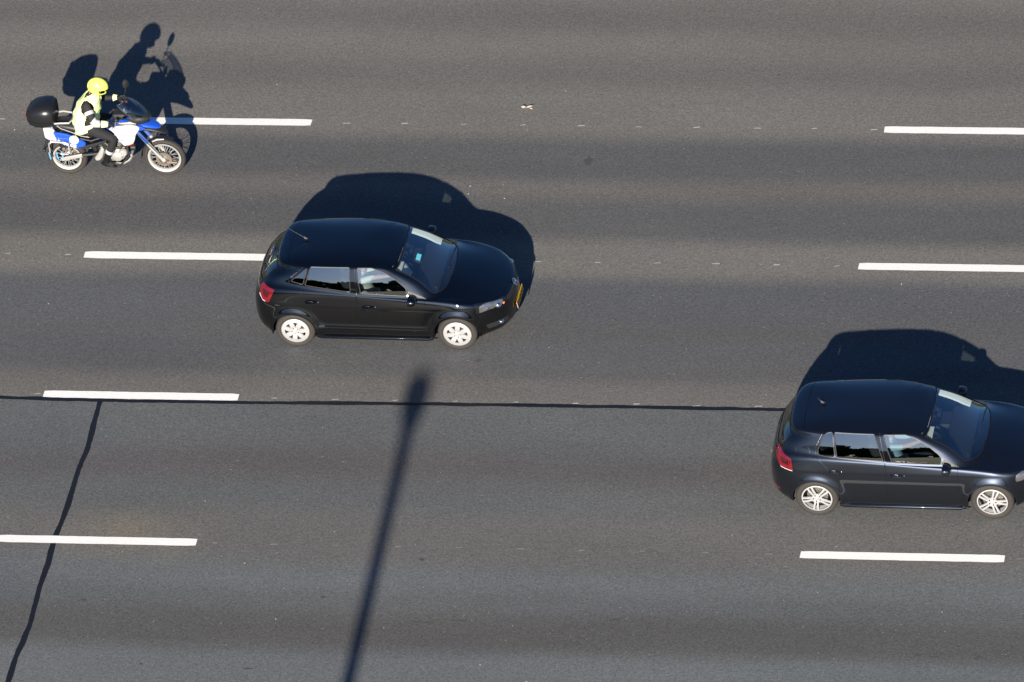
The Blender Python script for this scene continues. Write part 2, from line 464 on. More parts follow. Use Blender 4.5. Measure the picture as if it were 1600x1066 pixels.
# oil drops and scuffs: flat irregular stains
M['stain'] = noisy(mat('oil_stain', (0.05, 0.05, 0.052), 0.8), 30, .3)
mb = MB()
for (x, y, a, b) in [(.45, 4.57, .075, .10), (-.43, -.5, .05, .035), (-.48, -5.3, .04, .035), (7.11, -7.25, .06, .025), (7.35, -7.28, .09, .012), (7.95, -7.3, .03, .03), (8.0, -7.26, .035, .025), (-1.79, -6.22, .05, .025), (-5.34, -6.4, .05, .018),
                     (2.7, -2.52, .02, .02), (-2.6, -7.9, .09, .012), (-4.2, -7.85, .03, .02), (-.2, -6.75, .16, .008), (.3, -6.7, .1, .01), (2.6, -6.6, .06, .012), (3.1, 6.9, .02, .02), (-7.4, -7.1, .12, .01), (-3.0, 7.0, .02, .015)]:
    k = 14; V = []
    for i in range(k):
        t = 2 * math.pi * i / k; q = rng.uniform(.7, 1.15)
        V.append((x + a * math.cos(t) * q, y + b * math.sin(t) * q, .0035))
    mb.add(V, [list(range(k))])
tag(mb.build('oil_stains', M['stain'], smooth=False), kind='structure')
# small pale chips of stone and paint lying on the asphalt: nobody could count them
M['chip'] = noisy(mat('pale_chips', (0.34, 0.33, 0.30), 0.7), 30, .3)
mb = MB()
for i in range(420):
    x = rng.uniform(-16, 16); y = rng.uniform(-11, 12); s = rng.choice([.006, .007, .008, .010, .014])
    a = rng.uniform(0, 6.28); c, sn = math.cos(a) * s, math.sin(a) * s; e = rng.uniform(.4, 1.0)
    mb.add([(x + c, y + sn, .003), (x - sn * e, y + c * e, .003), (x - c, y - sn, .003), (x + sn * e, y - c * e, .003), (x, y, .003 + s * .8)], [[0, 1, 4], [1, 2, 4], [2, 3, 4], [3, 0, 4]])
tag(mb.build('loose_chips', M['chip'], smooth=False), kind='stuff')
for n_ in ('loose_chips',):
    o = bpy.data.objects[n_]; o['label'] = 'tiny pale stone chips scattered over the asphalt'; o['category'] = 'gravel'

# crumpled litter on the top lane
def crumple(name, c, r, m, seed, sq=(1, 1, 1)):
    q = random.Random(seed); b = MB(); b.ell((0, 0, 0), (r * sq[0], r * sq[1], r * sq[2]), 10, 6)
    b.V = [tuple(v_ * q.uniform(.6, 1.25) for v_ in v) for v in b.V]
    zmin = min(v[2] for v in b.V)
    b.V = [(v[0], v[1], v[2] - zmin) for v in b.V]
    return b
M['litter'] = noisy(mat('crumpled_litter', (0.34, 0.30, 0.27), 0.7), 25, .3)
b = crumple('litter', 0, .05, None, 3, (1.1, .7, .6))
b2 = crumple('litter', 0, .05, None, 8, (1.7, .45, .5))
b.V = [(v[0] - .08, v[1], v[2]) for v in b.V]
b2.V = [(v[0] * .9 - v[1] * .45 + .05, v[1] + v[0] * .5 + .02, v[2]) for v in b2.V]
b.add(b2.V, b2.F)
b3 = crumple('litter', 0, .03, None, 5, (1.1, .8, .6)); b.add([(v[0] + .10, v[1] - .045, v[2]) for v in b3.V], b3.F)
b.V = [(v[0] * .72, v[1] * .62, v[2] * .65) for v in b.V]
o = b.build('litter', M['litter'], smooth=False, loc=(-.73, 5.95, .002))
tag(o, 'crumpled scrap of pale litter lying on the asphalt beside the upper lane ticks', 'litter')
M['litter_dark'] = mat('litter_dark_fold', (0.03, 0.02, 0.02), 0.8)

# street lamp standing on the near verge, just out of the frame: it throws the long soft shadow
M['galv'] = noisy(mat('galvanised_steel', (0.42, 0.43, 0.44), 0.5, 0.7), 8, .2)
LX, LY, LH = -0.60, -28.4, 12.0
t = thing('street_lamp', 'tall grey motorway lamp post whose long soft shadow crosses the lanes', 'street lamp', (LX, LY, -.01))
b = MB(); b.tube([(0, 0, 0), (0, 0, 3), (0, 0, 8), (0, 0, LH - .1)], [.115, .108, .098, .092], 16); b.tube([(0, 0, 0), (0, 0, .9), (0, 0, 1.0)], [.14, .14, .11], 16); b.build('pole', M['galv'], t)
b = MB(); b.loft([((0, -.28, LH), (.06, 0, 0), (0, 0, .05)), ((0, -.2, LH + .02), (.15, 0, 0), (0, 0, .10)), ((0, .2, LH + .05), (.20, 0, 0), (0, 0, .13)), ((0, .60, LH + .08), (.20, 0, 0), (0, 0, .13)), ((0, .78, LH + .09), (.11, 0, 0), (0, 0, .06))], 20)
hd = b.build('lamp_head', M['galv'], t)
b = MB(); b.loft([((0, .05, LH - .05), (.10, 0, 0), (0, .1, 0)), ((0, .3, LH - .09), (.12, 0, 0), (0, .25, 0)), ((0, .3, LH - .12), (.06, 0, 0), (0, .15, 0))], 16); b.build('lens', M['white_lens'], hd)

# far wood behind the camera: seen only as the dark line mirrored in the car windows
M['leaf'] = noisy(mat('far_foliage', (0.035, 0.055, 0.018), 0.9, spec=0.1), 0.6, .6)
V = []; F = []
q = random.Random(11)
for i in range(95):
    tx = -190 + i * 3.9 + q.uniform(-2, 2); ty = -150 + q.uniform(-6, 6); h = q.uniform(12.5, 16.5)
    for k in range(150):
        a = q.uniform(0, 6.28); zz = q.uniform(.02, 1); rr = (4.5 * math.sin(min(1, zz * 1.05) * 2.7) + .8) * q.uniform(.5, 1)
        c = Vector((tx + rr * math.cos(a), ty + rr * math.sin(a), zz * h)); s = q.uniform(1.3, 2.5)
        n = Vector((q.gauss(0, 1), q.gauss(0, 1), q.gauss(0, 1))).normalized(); t1 = n.orthogonal().normalized(); t2 = n.cross(t1); o0 = len(V)
        V += [c + t1 * s, c + t2 * s * .8, c - t1 * s, c - t2 * s * .8]; F.append([o0, o0 + 1, o0 + 2, o0 + 3])
o = mesh_obj('far_wood', V, F, M['leaf'], smooth=False)
tag(o, 'distant dark line of trees reflected in the car windows', 'wood', kind='stuff')

# ================================================================== CARS
def bs_basis(n, subs):
    """rows: samples, cols: n + 2 control points (ghosts at both ends)"""
    rows = []
    for i in range(n - 1):
        k = subs[i]
        for j in range(k + (1 if i == n - 2 else 0)):
            t = j / k; r = np.zeros(n + 2)
            r[i:i + 4] = [(1 - t) ** 3 / 6, (3 * t ** 3 - 6 * t * t + 4) / 6, (-3 * t ** 3 + 3 * t * t + 3 * t + 1) / 6, t ** 3 / 6]
            rows.append(r)
    return np.array(rows)

def ghost(C):
    """C: rings x stations x 3 -> with mirrored ghosts"""
    mir = np.array([1, -1, 1.0])
    C = np.concatenate([C[:, 1:2] * mir, C, C[:, -2:-1] * mir], 1)
    return np.concatenate([2 * C[0:1] - C[1:2], C, C[-2:-1] * mir], 0)

def skin_surface(C, cell=0.0125):
    C = np.array(C, float)
    nr, ns = C.shape[:2]
    Q = C.copy()
    one_r = bs_basis(nr, [1] * (nr - 1)); one_s = bs_basis(ns, [1] * (ns - 1))
    for it in range(2):     # pull the surface most of the way back through the table points
        S = np.einsum('ij,jkl,mk->iml', one_r, ghost(Q), one_s)
        Q = Q + 0.75 * (C - S)
        Q[:, 0, 1] = 0; Q[:, -1, 1] = 0; Q[-1, :, 1] = 0
    dr = np.linalg.norm(np.diff(C, axis=0), axis=2).max(1); ds = np.linalg.norm(np.diff(C, axis=1), axis=2).max(0)
    br = bs_basis(nr, [max(3, int(math.ceil(d / cell))) for d in dr]); bst = bs_basis(ns, [max(3, int(math.ceil(d / cell))) for d in ds])
    return np.einsum('ij,jkl,mk->iml', br, ghost(Q), bst)

def sdist(P, poly):
    """signed distance (inside negative) and nearest boundary point"""
    P = np.asarray(P); A = np.asarray(poly, float); B = np.roll(A, -1, 0)
    best = np.full(len(P), 1e9); near = np.zeros((len(P), 2)); ins = np.zeros(len(P), bool)
    for a, b in zip(A, B):
        d = b - a; L2 = d @ d
        if L2 < 1e-14: continue
        t = np.clip(((P - a) @ d) / L2, 0, 1); q = a + t[:, None] * d
        e = ((P - q) ** 2).sum(1); k = e < best
        best[k] = e[k]; near[k] = q[k]
        c = ((a[1] > P[:, 1]) != (b[1] > P[:, 1]))
        if abs(b[1] - a[1]) > 1e-12:
            ins ^= c & (P[:, 0] < (b[0] - a[0]) * (P[:, 1] - a[1]) / (b[1] - a[1]) + a[0])
    s = np.sqrt(best); s[ins] *= -1
    return s, near

def circle(cx, cz, r, n=48):
    return [(cx + r * math.cos(2 * math.pi * i / n), cz + r * math.sin(2 * math.pi * i / n)) for i in range(n)]

AX = {'side': (0, 2), 'top': (0, 1), 'end': (1, 2)}

def car_mesh(C, spec):
    S = skin_surface(C)
    nv, nu = S.shape[:2]
    V = S.reshape(-1, 3).copy()
    idx = np.arange(nv * nu).reshape(nv, nu)
    def normals(V):
        G = V.reshape(nv, nu, 3)
        du = np.gradient(G, axis=1); dv = np.gradient(G, axis=0)
        n = np.cross(du, dv).reshape(-1, 3)
        l = np.linalg.norm(n, axis=1); l[l < 1e-12] = 1
        n = n / l[:, None]
        return n
    # C stations run front -> rear on the +y half; flip so normals look outward
    n = normals(V)
    test = n[(V[:, 1] > .7)]
    flip = test[:, 1].mean() < 0
    if flip: n = -n
    # pressed-metal details: wheel-arch lips, waist crease, sill step
    for fn in spec['press']:
        V = V + fn(V, n)
    n = normals(V) * (-1 if flip else 1)
    # symmetric plane stays put
    edge = np.zeros((nv, nu), bool); edge[:, 0] = edge[:, -1] = True; edge[-1, :] = True
    V[edge.ravel(), 1] = 0
    F = np.stack([idx[:-1, :-1], idx[:-1, 1:], idx[1:, 1:], idx[1:, :-1]], -1).reshape(-1, 4)
    if flip: F = F[:, ::-1]
    F = F.copy()
    lab = np.zeros(len(F), int); names = ['body']
    for reg in spec['regions']:
        if reg['name'] not in names: names.append(reg['name'])
        me_ = names.index(reg['name'])
        ax = AX[reg['ax']]; poly = reg['poly']; P = V[:, ax]
        ok = reg['ok'](V, n)
        s = np.full(len(V), 1.0)
        bb0 = poly.min(0) - .04; bb1 = poly.max(0) + .04
        k = np.where(((P > bb0) & (P < bb1)).all(1))[0]
        if len(k) == 0: continue
        s[k], _ = sdist(P[k], poly)
        sel = ok[F].all(1)
        if 'inside' in reg: sel &= np.isin(lab, [names.index(q) for q in reg['inside'] if q in names])
        neg = s[F] < 0
        full = sel & neg.all(1)
        mixed = np.where(sel & neg.any(1) & ~neg.all(1))[0]
        lab[full] = me_
        if len(mixed) == 0: continue
        newV = []; newn = []; base = len(V); ekey = {}; addF = []; addL = []
        def cut(a, b):
            key = (a, b) if a < b else (b, a)
            if key not in ekey:
                a, b = key
                t = s[a] / (s[a] - s[b]); t = min(max(t, 0.0), 1.0)
                ekey[key] = base + len(newV)
                newV.append(V[a] + (V[b] - V[a]) * t); q = n[a] + (n[b] - n[a]) * t
                newn.append(q / max(np.linalg.norm(q), 1e-9))
            return ekey[key]
        for fi in mixed:
            p = []
            for i in F[fi].tolist():
                if i not in p: p.append(i)
            ins, out = [], []
            for i, a in enumerate(p):
                b = p[(i + 1) % len(p)]
                (ins if s[a] < 0 else out).append(a)
                if (s[a] < 0) != (s[b] < 0):
                    c = cut(a, b); ins.append(c); out.append(c)
            for pl, l in ((ins, me_), (out, lab[fi])):
                for j in range(1, len(pl) - 1):
                    addF.append([pl[0], pl[j], pl[j + 1], pl[j + 1]]); addL.append(l)
        keep = np.ones(len(F), bool); keep[mixed] = False
        F = np.concatenate([F[keep], np.array(addF)]); lab = np.concatenate([lab[keep], np.array(addL)])
        V = np.concatenate([V, np.array(newV)]); n = np.concatenate([n, np.array(newn)])
    return V, F, n, lab, names

def submesh(V, F, n):
    used = np.unique(F); mp = np.full(len(V), -1); mp[used] = np.arange(len(used))
    return V[used].copy(), mp[F], n[used].copy()

def border(F):
    E = np.concatenate([F[:, [0, 1]], F[:, [1, 2]], F[:, [2, 3]], F[:, [3, 0]]])
    E = E[E[:, 0] != E[:, 1]]
    key = {}
    for a, b in E.tolist(): key[(a, b)] = 1
    return [(a, b) for (a, b) in key if (b, a) not in key]

def mirror(V, F, n, seam_weld=True):
    """both halves; vertices on y=0 are shared"""
    on = np.abs(V[:, 1]) < 1e-6
    k = len(V); mp = np.arange(k)
    nw = np.where(~on)[0]; mp2 = mp.copy(); mp2[nw] = k + np.arange(len(nw))
    V2 = np.concatenate([V, V[nw] * [1, -1, 1]]); n2 = np.concatenate([n, n[nw] * [1, -1, 1]])
    F2 = np.concatenate([F, mp2[F][:, ::-1]])
    return V2, F2, n2

def panel(V, F, n, gap=0.0, lip=0.0, push=0.0):
    """shrink a panel by gap along its rim and fold a lip inwards"""
    V = V.copy()
    if push: V = V + n * push
    be = border(F)
    if gap and be:
        cen = V[F].mean(1)
        acc = np.zeros_like(V); cnt = np.zeros(len(V))
        for j in range(4):
            np.add.at(acc, F[:, j], cen); np.add.at(cnt, F[:, j], 1)
        d = acc / np.maximum(cnt, 1)[:, None] - V
        d -= n * (d * n).sum(1)[:, None]
        l = np.linalg.norm(d, axis=1)[:, None]
        bi = np.unique(np.array(be))
        if True:
            bi = bi[np.abs(V[bi, 1]) > 1e-6]
        V[bi] += (d / np.maximum(l, 1e-9))[bi] * gap
    Fl = [tuple(f) for f in F.tolist()]
    if lip and be:
        m = {}; Vn = []
        k = len(V)
        be = [(a, b) for a, b in be if not (abs(V[a, 1]) < 1e-6 and abs(V[b, 1]) < 1e-6)]
        for a, b in be:
            for q in (a, b):
                if q not in m:
                    m[q] = k + len(Vn); Vn.append(V[q]); Vn.append(V[q] - n[q] * lip)
        for a, b in be: Fl.append((m[b], m[a], m[a] + 1, m[b] + 1))
        if Vn:
            V = np.concatenate([V, np.array(Vn)])
            src = [q for q in m for _ in (0, 1)]; n = np.concatenate([n, n[src]])
    return V, Fl, n

def clean(Fl):
    out = []
    for f in Fl:
        g = []
        for i in f:
            if i not in g: g.append(i)
        if len(g) >= 3: out.append(g)
    return out

def loops(be):
    nx = {}
    for a, b in be: nx[a] = b
    out = []
    while nx:
        a = next(iter(nx)); lp = [a]; b = nx.pop(a)
        while b != a and b in nx:
            lp.append(b); b = nx.pop(b)
        out.append(lp)
    return out

def smooth_loop(P, it=6):
    for _ in range(it): P = P * .5 + (np.roll(P, 1, 0) + np.roll(P, -1, 0)) * .25
    return P

def stations(front, mid, rear):
    return front + mid + rear

# ---- control table of a small five-door hatchback: rings from sill to roof, stations from nose (0) to tail (18)
MX = [1.45, 1.235, .86, .47, .10, -.25, -.57, -.88, -1.235]
def low_ring(fx, rx, w, zf, zs, zr, dx=0):
    """fx/rx: x at nose/tail centre; w: half width; z at nose, side, tail"""
    X = [fx, fx - .03, fx - .13, fx - .285, fx - .45] + MX + [rx + .40, rx + .17, rx + .045, rx + .008, rx]
    Y = [0, .26 * w / .82, .49 * w / .82, w - .185, w - .082, w - .028, w - .008, w - .004, w, w, w, w, w - .003, w - .008, w - .03, w - .11, w - .30, w - .56, 0]
    Z = [zf, zf, zf + .1 * (zs[0] - zf), zf + .4 * (zs[0] - zf), zf + .8 * (zs[0] - zf)] + list(np.interp(MX[::-1], [-1.235, 1.45], [zs[1], zs[0]])[::-1]) + [zr + .7 * (zs[1] - zr), zr + .4 * (zs[1] - zr), zr + .1 * (zs[1] - zr), zr, zr]
    return list(zip(X, Y, Z))
def ring(X, Y, Z): return list(zip(X, Y, Z))

def hatch_table():
    T = []
    T.append(low_ring(1.93, -1.80, .775, .185, (.185, .20), .25))
    T.append(low_ring(2.035, -1.875, .822, .235, (.235, .245), .30))
    T.append(low_ring(2.068, -1.915, .838, .40, (.40, .41), .43))
    T.append(low_ring(2.055, -1.918, .843, .56, (.575, .60), .61))
    T.append(low_ring(2.030, -1.90, .840, .66, (.715, .775), .76))
    # shoulder / bonnet lip
    T.append(ring([1.955, 1.935, 1.87, 1.74, 1.60, 1.42, 1.235, .89, .46, .10, -.24, -.56, -.88, -1.21, -1.50, -1.70, -1.815, -1.862, -1.872],
                  [0, .26, .47, .64, .725, .775, .803, .812, .815, .818, .82, .82, .817, .803, .765, .68, .50, .26, 0],
                  [.735, .735, .745, .775, .80, .825, .842, .855, .868, .883, .90, .915, .93, .94, .935, .915, .885, .87, .865]))
    T.append(ring([1.52, 1.51, 1.46, 1.37, 1.28, 1.18, 1.04, .79, .41, .085, -.24, -.555, -.875, -1.18, -1.46, -1.665, -1.785, -1.83, -1.842],
                  [0, .24, .43, .57, .665, .722, .757, .782, .793, .80, .803, .80, .793, .775, .735, .65, .475, .25, 0],
                  [.888, .886, .882, .877, .875, .882, .893, .905, .922, .942, .965, .99, 1.012, 1.028, 1.025, 1.0, .955, .935, .93]))
    T.append(ring([1.125, 1.11, 1.065, 1.0, .925, .83, .72, .56, .29, .03, -.24, -.55, -.85, -1.13, -1.40, -1.615, -1.745, -1.79, -1.80],
                  [0, .22, .42, .575, .68, .73, .752, .762, .772, .778, .78, .771, .757, .728, .685, .612, .455, .24, 0],
                  [.985, .982, .972, .955, .938, .932, .934, .938, .955, .978, 1.003, 1.033, 1.063, 1.085, 1.085, 1.058, 1.015, .99, .985]))
    A7 = np.array(T[-1])
    R9 = np.array(ring([.40, .397, .385, .36, .315, .225, .125, .02, -.085, -.165, -.27, -.52, -.78, -1.0, -1.19, -1.345, -1.45, -1.495, -1.505],
                       [0, .20, .38, .52, .587, .600, .608, .615, .624, .633, .64, .641, .640, .634, .602, .535, .38, .20, 0],
                       [1.372, 1.368, 1.36, 1.345, 1.328, 1.342, 1.356, 1.368, 1.377, 1.383, 1.386, 1.384, 1.378, 1.368, 1.352, 1.33, 1.312, 1.302, 1.30]))
    R8 = (A7 + R9) / 2
    R8 += np.array([[.035, 0, .03]] * 4 + [[.02, .012, .012]] + [[0, .013, .003]] * 9 + [[-.008, .012, .004]] + [[-.02, .012, .012]] + [[-.035, 0, .02]] * 3)
    R8[[0, 18], 1] = 0
    T.append(R8.tolist()); T.append(R9.tolist())
    T.append(ring([.30, .297, .285, .26, .21, .14, .06, -.02, -.11, -.18, -.275, -.52, -.775, -.99, -1.19, -1.375, -1.46, -1.495, -1.50],
                  [0, .19, .36, .48, .535, .555, .563, .57, .575, .578, .58, .578, .572, .565, .555, .52, .40, .21, 0],
                  [1.412, 1.410, 1.403, 1.395, 1.39, 1.402, 1.41, 1.416, 1.421, 1.424, 1.426, 1.425, 1.42, 1.417, 1.412, 1.405, 1.40, 1.397, 1.397]))
    T.append(ring([.14, .138, .13, .11, .08, .04, 0, -.06, -.13, -.2, -.28, -.52, -.76, -.95, -1.10, -1.20, -1.27, -1.30, -1.305],
                  [0, .13, .24, .31, .34, .35, .355, .36, .36, .36, .36, .36, .355, .35, .34, .31, .24, .13, 0],
                  [1.446, 1.446, 1.446, 1.447, 1.45, 1.455, 1.459, 1.463, 1.466, 1.468, 1.469, 1.469, 1.464, 1.460, 1.453, 1.446, 1.44, 1.438, 1.438]))
    x12 = [.0, -.01, -.02, -.035, -.055, -.08, -.11, -.15, -.19, -.24, -.30, -.52, -.74, -.90, -1.0, -1.06, -1.10, -1.12, -1.13]
    T.append([(x, 0, z) for x, z in zip(x12, [1.462, 1.463, 1.464, 1.466, 1.468, 1.47, 1.473, 1.476, 1.479, 1.481, 1.482, 1.481, 1.474, 1.467, 1.461, 1.457, 1.454, 1.453, 1.453])])
    T = np.array(T, float); T[..., 2] = zmap(T[..., 2])
    return T

def zmap(z): return np.where(z > 1.0, 1.0 + (z - 1.0) * .885, z)

def arch_press(cxs, r, amp, sig):
    def fn(V, n):
        d = np.zeros_like(V)
        for cx_ in cxs:
            rr = np.hypot(V[:, 0] - cx_, V[:, 2] - .305)
            g = np.exp(-((rr - r) / sig) ** 2) * (rr > r - .002) + 1.0 * (rr <= r - .002)
            side = np.clip((np.abs(n[:, 1]) - .45) / .3, 0, 1) * np.clip((V[:, 2] - .16) / .1, 0, 1)
            d[:, 1] += np.sign(V[:, 1]) * amp * g * side
        return d
    return fn

def crease_press(x0, x1, zl, amp, w, soft=.12):
    """a pressed line along z = zl(x): pushes out above, fades below"""
    def fn(V, n):
        d = np.zeros_like(V)
        zz = V[:, 2] - (zl[0] + (V[:, 0] - x0) / (x1 - x0) * (zl[1] - zl[0]))
        t = np.exp(-(np.maximum(zz, 0) / w) ** 2) * np.exp(-(np.minimum(zz, 0) / (w * .35)) ** 2)
        f = np.clip((V[:, 0] - x0) / soft, 0, 1) * np.clip((x1 - V[:, 0]) / soft, 0, 1)
        d[:, 1] = np.sign(V[:, 1]) * amp * t * f * np.clip((np.abs(n[:, 1]) - .5) / .2, 0, 1)
        return d
    return fn

side_ok = lambda V, n: (np.abs(n[:, 1]) > .22) & (np.abs(V[:, 1]) > .40)
def reg(name, ax, poly, ok=None, r=0.0, inside=None):
    P = round_poly(poly, r, 5) if r else np.array(poly, float)
    if ax in ('side', 'end'): P[:, 1] = zmap(P[:, 1])
    d = dict(name=name, ax=ax, poly=P, ok=ok or (lambda V, n: np.ones(len(V), bool)))
    if inside: d['inside'] = inside
    return d

def rim_mesh(R_, kind):
    """polar plate with window cut-outs, dished and thick, outer face towards -y"""
    b = MB()
    nr, na = 16, 210
    rs = np.linspace(.02, R_ * .985, nr)
    def hole(r, a):
        t = r / R_
        if kind == 'seven':
            if t < .36 or t > .72: return False
            w = 2 * math.pi / 7; p = (a % w) / w - .5
            return abs(p) < .03 + .23 * (t - .36) / .36
        if t < .34 or t > .90: return False
        w = 2 * math.pi / 5; p = ((a + .3) % w) / w - .5
        lin = abs(p) * w * t                       # distance from the pair's axis (fraction of R)
        gap_in = lin < .035 + .10 * (t - .34)      # slot between twin spokes
        sp = lin < .035 + .10 * (t - .34) + .105   # spoke itself
        return gap_in if sp else True
    prof = lambda t: -.010 - .018 * math.sin(min(1, t) * math.pi * .9) if kind == 'seven' else -.006 - .014 * math.sin(min(1, t) * math.pi * .8)
    keep = np.zeros((nr - 1, na), bool)
    for i in range(nr - 1):
        for j in range(na): keep[i, j] = not hole((rs[i] + rs[i + 1]) / 2, 2 * math.pi * (j + .5) / na)
    V = []; F = []
    for lay in (0, 1):
        for i in range(nr):
            for j in range(na):
                a = 2 * math.pi * j / na
                V.append((rs[i] * math.cos(a), prof(rs[i] / R_) + lay * .022, rs[i] * math.sin(a)))
    id_ = lambda l, i, j: l * nr * na + i * na + j % na
    for i in range(nr - 1):
        for j in range(na):
            if not keep[i, j]: continue
            F.append([id_(0, i, j), id_(0, i, j + 1), id_(0, i + 1, j + 1), id_(0, i + 1, j)])
            if i == 0 or not keep[i - 1, j]: F.append([id_(0, i, j + 1), id_(0, i, j), id_(1, i, j), id_(1, i, j + 1)])
            if i == nr - 2 or not keep[i + 1, j]: F.append([id_(0, i + 1, j), id_(0, i + 1, j + 1), id_(1, i + 1, j + 1), id_(1, i + 1, j)])
            if not keep[i, j - 1]: F.append([id_(0, i, j), id_(0, i + 1, j), id_(1, i + 1, j), id_(1, i, j)])
            if not keep[i, (j + 1) % na]: F.append([id_(0, i + 1, j + 1), id_(0, i, j + 1), id_(1, i, j + 1), id_(1, i + 1, j + 1)])
    b.add(V, F)
    b.lathe([(R_ * .965, -.004), (R_ * .985, -.014), (R_ * 1.01, -.012), (R_ * 1.015, .0), (R_ * .97, .02), (R_ * .93, .11), (R_ * .95, .15)], 56)
    return b

def wheel(parent, x, y, Rt, Rr, width, kind, alloy, spin):
    """outer face towards -y; mirrored for y > 0 by a half turn"""
    t = bpy.data.objects.new('wheel', None); COL.objects.link(t); t.parent = parent; t.location = (x, y, Rt)
    t.rotation_euler = (0, spin, 0 if y < 0 else math.pi)
    b = MB(); w = width / 2
    prof = [(Rr * .99, -w * .80), (Rr * 1.04, -w * .93), (Rr + (Rt - Rr) * .5, -w * 1.03), (Rt - .022, -w * .93), (Rt - .006, -w * .78), (Rt, -w * .5), (Rt - .004, -w * .46), (Rt - .004, -w * .42), (Rt, -w * .38), (Rt, w * .38), (Rt, w * .5), (Rt - .006, w * .78), (Rt - .022, w * .93), (Rr + (Rt - Rr) * .5, w * 1.03), (Rr, w * .8)]
    b.lathe(prof, 72); b.build('tyre', M['tyre'], t)
    rb = rim_mesh(Rr, kind); rb.V = [(v[0], v[1] - w * .72, v[2]) for v in rb.V]
    ro = rb.build('rim', alloy, t, auto=30)
    b = MB(); b.lathe([(.001, -w * .72 - .038), (.024, -w * .72 - .036), (.031, -w * .72 - .028), (.033, -w * .72)], 24); b.build('hub_cap', alloy, ro)
    for k in range(5):
        b = MB(); a = 2 * math.pi * k / 5 + .3; b.lathe([(.0001, -w * .72 - .0235), (.0085, -w * .72 - .0235), (.0105, -w * .72 - .005)], 10, T=Matrix.Translation((.052 * math.cos(a), 0, .052 * math.sin(a))))
        b.build('wheel_bolt', M['dark'], ro)
    b = MB(); b.lathe([(.05, -.01), (Rr * .68, -.01), (Rr * .69, .01), (.05, .012)], 40); b.build('brake_disc', M['disc'], t)
    b = MB(); b.lathe([(.01, .0), (Rr * .97, .02), (Rr * .97, .05)], 40); b.build('wheel_well', M['dark'], t)
    return t

